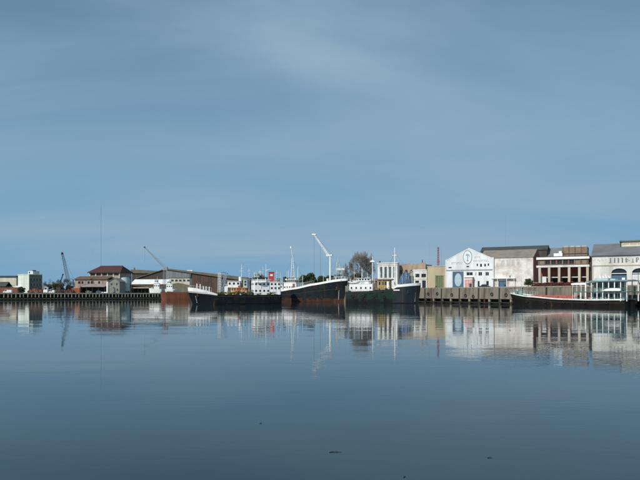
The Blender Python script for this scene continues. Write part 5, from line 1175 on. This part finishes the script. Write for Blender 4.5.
# tan block with green door, red lattice mast
frontage(446.2, 266)
b, o0 = qb('tan_block', 'plain tan rendered block with green door left of the gabled hall', 427.4, 8.6)
gx = lambda px: ft(px, 8.6)-o0
W_ = gx(445.6); h_ = fz(436, 266.6, 8.6); ops = [(gx(435.4), gx(443.6), 0, fz(439, 275.6, 8.6))]
m = MB(); shell(m, 0, W_, 0, 10, 0, h_, ops); m.build('wall', TAN, b); MB().box(-.15, W_-.1, -.15, 10.1, h_, h_+.3).build('coping', CONC2, b)
dr = MB(); 
for k in range(4): a_ = ops[0][0]+(ops[0][1]-ops[0][0])*k/4; dr.box(a_+.02, a_+(ops[0][1]-ops[0][0])/4-.03, .16, .22, 0, ops[0][3])
dr = dr.build('green_door', GREEND, b); MB().box(ops[0][0]-.1, ops[0][1]+.1, -.05, .0, ops[0][3], ops[0][3]+.25).build('lintel', CONC2, b)
for k, x in enumerate((.6, W_*.75)):
    p_ = fpt(o0 + x*.97, 9.4, QZ+h_+.3); t = thing('antenna_pole', ('thin antenna pole on the left of the tan block roof', 'thin antenna pole at the right of the tan block roof')[k], 'antenna', p_)
    MB().tube((0, 0, 0), (0, 0, (10.5, 8.4)[k]), .05, .03, 5).build('pole', GC, t); MB().tube((-.4, 0, (9.4, 7.4)[k]), (.4, 0, (9.4, 7.4)[k]), .025).build('crossbar', GC, t)
p_ = fpt(ft(438.2, 14), 14, QZ); t = thing('red_lattice_tower', 'slim red lattice tower rising behind the tan block', 'tower', p_)
MB().lattice((0, 0, 0), (0, 0, fz(438, 247, 14)), .95, .4, 18, .07).build('tower', REDL, t); MB().tube((0, 0, fz(438, 262, 14)), (0, 0, fz(438, 261, 14)), .7, .55, 8).build('platform', REDL, t)
# white two storey building with dark openings
b, o0 = qb('two_storey_store', 'white two storey building with dark openings left of the tan block', 413.4, 9.4)
gx = lambda px: ft(px, 9.4)-o0
W_ = gx(427); h_ = fz(420, 270.4, 9.4)
ops = [(gx(415.2), gx(419.4), fz(417, 277.4, 9.4), fz(417, 273.8, 9.4)), (gx(421.4), gx(426), fz(423, 277.4, 9.4), fz(423, 273.8, 9.4)), (gx(415.4), gx(419), 0.1, fz(417, 280.6, 9.4)), (gx(422.2), gx(425.8), 0.1, fz(423, 280.4, 9.4))]
m = MB(); shell(m, 0, W_, 0, 9, 0, h_, ops, True, .6); m.build('wall', WHWALL, b); windows(b, ops, 0, BRICKG, GLASS, 1, .6, .1)
MB().box(-.2, W_-.05, -.25, 9.2, h_, h_+.3).build('coping', WHITE2, b); MB().box(-.1, W_-.1, -.12, 0, fz(420, 279.4, 9.4), fz(420, 278.6, 9.4)).build('string_course', CREAM, b)
# brown brick building and white tall windowed building behind the green ship
b, o0 = qb('tall_windowed_building', 'white building with tall narrow windows behind the ship mast', 377.6, 11)
gx = lambda px: ft(px, 11)-o0
W_ = gx(397.5); h_ = fz(387, 263.4, 11); ops = [(gx(380+i*4.4), gx(382.4+i*4.4), fz(387, 278, 11), fz(387, 266.8, 11)) for i in range(4)]
m = MB(); shell(m, 0, W_, 0, 2.4, 0, h_, ops, True, .4); m.build('wall', WHWALL, b); windows(b, ops, 0, PALEB, GLASSB, 1, .4, .1)
MB().box(-.3, W_+.2, -.35, 2.6, h_, h_+.28).build('coping', WHITE2, b); MB().box(-.15, W_+.1, -.2, 0, h_-.9, h_-.72).build('cornice', CREAM, b)
MB().box(gx(378), gx(379), 1, 2, h_+.28, h_+1.2).build('chimney', BROWN, b)
for i in range(5): MB().box(gx(379+i*4.4)-.25, gx(379+i*4.4)+.05, -.12, 0, 0, h_-.9).build('pilaster', WHITE2, b)
b, o0 = qb('brown_brick_house', 'grey brown brick building with ragged parapet behind blue tarpaulin', 397.5, 15)
gx = lambda px: ft(px, 15)-o0
W_ = gx(425.5); h_ = fz(410, 264.6, 15); ops = [(1.0+i*2.6, 2.2+i*2.6, h_-4.4, h_-2.4) for i in range(4)]
m = MB(); shell(m, 0, W_, 0, 10, 0, h_, ops); m.build('wall', mat('pinkish_brick', (.34, .265, .20), .9, (.22, .16, .12), .6, .6, False, .4, 4), b); windows(b, ops, 0, BRICKG, GLASS, 1)
rr = random.Random(4)
for i in range(7): MB().box(W_*i/7+.05, W_*(i+1)/7-.05, 0, .5, h_, h_+rr.uniform(.15, .8)).build('parapet', MATS['pinkish_brick'], b)
MB().tube((gx(421), 2, h_), (gx(421), 2, h_+2.2), .25, .2, 8).build('chimney', BROWN, b)
b, o0 = qb('gable_shed', 'low shed with grey pitched roof right behind the blue tarpaulin', 407, 13)
gx = lambda px: ft(px, 13)-o0
W_ = gx(419); h_ = fz(412, 274.5, 13)
m = MB(); shell(m, 0, W_, 0, 6, 0, h_, [(1, 2, 2.4, 3.6)], False); m.prism([(0, h_), (W_, h_), (W_*.55, fz(412, 270.8, 13))], 0, .25); m.build('wall', BEIGE, b); windows(b, [(1, 2, 2.4, 3.6)], 0)
m = MB(); gable_roof(m, 0, W_, 0, 6, h_, fz(412, 270.8, 13), 'y', .3); m.build('roof', PALEB, b)
# brown sheds behind the wheelhouse of the green ship
b, o0 = qb('brown_yard_shed', 'brown boarded yard shed behind the white wheelhouse', 350, 12)
gx = lambda px: ft(px, 12)-o0
W_ = gx(377); h_ = fz(364, 281, 12); ops = [(.8+i*2.4, 2+i*2.4, 1, 2.2) for i in range(4)]
m = MB(); shell(m, 0, W_, 0, 6, 0, h_, ops); m.build('wall', BROWN, b); windows(b, ops, 0, BRICKG); MB().prismx([(-.5, h_), (6.3, h_+1.1), (6.3, h_+1.3), (-.5, h_+.2)], -.3, W_+.3).build('roof', BRICKG, b)
# lamp post on the quay near the right edge
p_ = qpt(along(638.2, 2.8), 2.8, QZ); t = thing('lamp_post', 'thin dark post on the quay beside the second arch', 'post', p_); MB().tube((0, 0, 0), (0, 0, 4.6), .07, .05, 7).build('pole', DARKM, t); MB().box(-.5, .1, -.12, .12, 4.5, 4.65).build('lamp', DARKM, t); MB().tube((0, 0, 0), (0, 0, .3), .16, .12, 8).build('base', DARKM, t)

# quay ladders and tyre fenders (parts of the concrete quay), a thin pole behind the shed
for t_ in (4.0, 33.0, 47.0):
    m = MB()
    for e_ in (-.22, .22): m.box(t_+e_-.03, t_+e_+.03, -.16, -.1, .3, QZ)
    for j in range(15): m.box(t_-.2, t_+.2, -.15, -.11, .5+.36*j, .55+.36*j)
    m.build('ladder', RUST, q)
rr = random.Random(6)
for t_ in (2.2, 7.6, 16.0, 23.5, 27.4, 36.6, 43.2):
    m = MB(); zt_ = rr.uniform(2.6, 3.8)
    for k in range(10): p_, q_ = .6283*k, .6283*(k+1); m.tube((t_+.5*math.cos(p_), -.18, zt_+.5*math.sin(p_)), (t_+.5*math.cos(q_), -.18, zt_+.5*math.sin(q_)), .16, .16, 5)
    m.tube((t_, -.18, zt_+.5), (t_, -.1, QZ), .03, .03, 4); m.build('tyre_fender', TYRE, q)
D = 330; t = thing('antenna_pole', 'very thin tall pole rising behind the peeling white shed', 'antenna', at(505.5, D, QZ)); H = hz(216, D)-QZ
MB().tube((0, 0, 0), (0, 0, H), .09, .03, 5).build('pole', GC, t); MB().tube((-.6, 0, H*.96), (.6, 0, H*.96), .02).build('crossbar', GC, t)
# mooring ropes
def rope(a, b_, label, sag=.8):
    a, b_ = Vector(a), Vector(b_); m = MB(); pts = [a.lerp(b_, i/8) - Vector((0, 0, sag*math.sin(math.pi*i/8))) for i in range(9)]; m.path([p_-a for p_ in pts], .05, 5)
    o_ = m.build('mooring_rope', mat('rope', (.30, .27, .20), .9), None); o_.location = a; tag(o_, label, 'rope', 'mooring ropes')
M5 = Matrix.Translation(S5.location) @ Matrix.Rotation(S5.rotation_euler.z, 4, 'Z'); M4 = Matrix.Translation(S4.location) @ Matrix.Rotation(S4.rotation_euler.z, 4, 'Z')
rope(M5 @ Vector((L5-2, -1, 3.9)), qpt(along(505, .6), .6, QZ+.1), 'rope from the bow of the canopied barge to the quay')
rope(M5 @ Vector((1.5, -2, 2.3)), qpt(along(640, .6), .6, QZ+.1), 'rope from the stern of the canopied barge to the quay')
rope(M4 @ Vector((L4-1.5, -1.6, 6.9)), qpt(along(436, .6), .6, QZ+.1), 'rope from the bow of the green black ship to the quay')
for i, px in enumerate((436, 505, 640)):
    m = MB(); m.tube((0, 0, 0), (0, 0, .55), .24, .2, 9).tube((0, 0, .5), (0, 0, .68), .33, .33, 9); o_ = m.build('quay_bollard', DARKM); o_.location = qpt(along(px, .75), .75, QZ+.01)
    tag(o_, ('iron bollard on the concrete quay below the tan block', 'iron bollard on the concrete quay left of the barge bow', 'iron bollard on the concrete quay at the right edge')[i], 'bollard', 'iron bollards on the concrete quay')
# ------------------------------------------------------------------ things adrift near the camera
def drift(px, py, L_, label, rz, seed):
    D = CZ*F/(py-HY); rr = random.Random(seed); m = MB(); pts = [Vector((L_*(i/4-.5), jit(.05)*L_, .004+.008*math.sin(i*1.2))) for i in range(5)]
    for i in range(4): m.tube(pts[i], pts[i+1], .009*(1-.15*i), .009*(1-.15*(i+1)), 6)
    m.tube(pts[2], pts[2]+Vector((.05*L_, .25*L_, .01)), .006, .003, 5); m.tube(pts[3], pts[3]+Vector((.12*L_, -.12*L_, .012)), .005, .003, 5)
    o_ = m.build('drifting_twig', WETB); o_.location = at(px, D, 0); o_.rotation_euler = (0, 0, rz); tag(o_, label, 'twig', 'twigs adrift on the water')
drift(336, 452.2, .30, 'longest dark twig floating low centre in the foreground water', .15, 1)
drift(261, 423.5, .08, 'tiny twig adrift left of the longest floating twig', .8, 2)
drift(404.5, 477, .10, 'forked twig at the bottom edge right of centre', 1.2, 3)
drift(490, 458, .11, 'dark twig floating lower right of centre', -.1, 5)
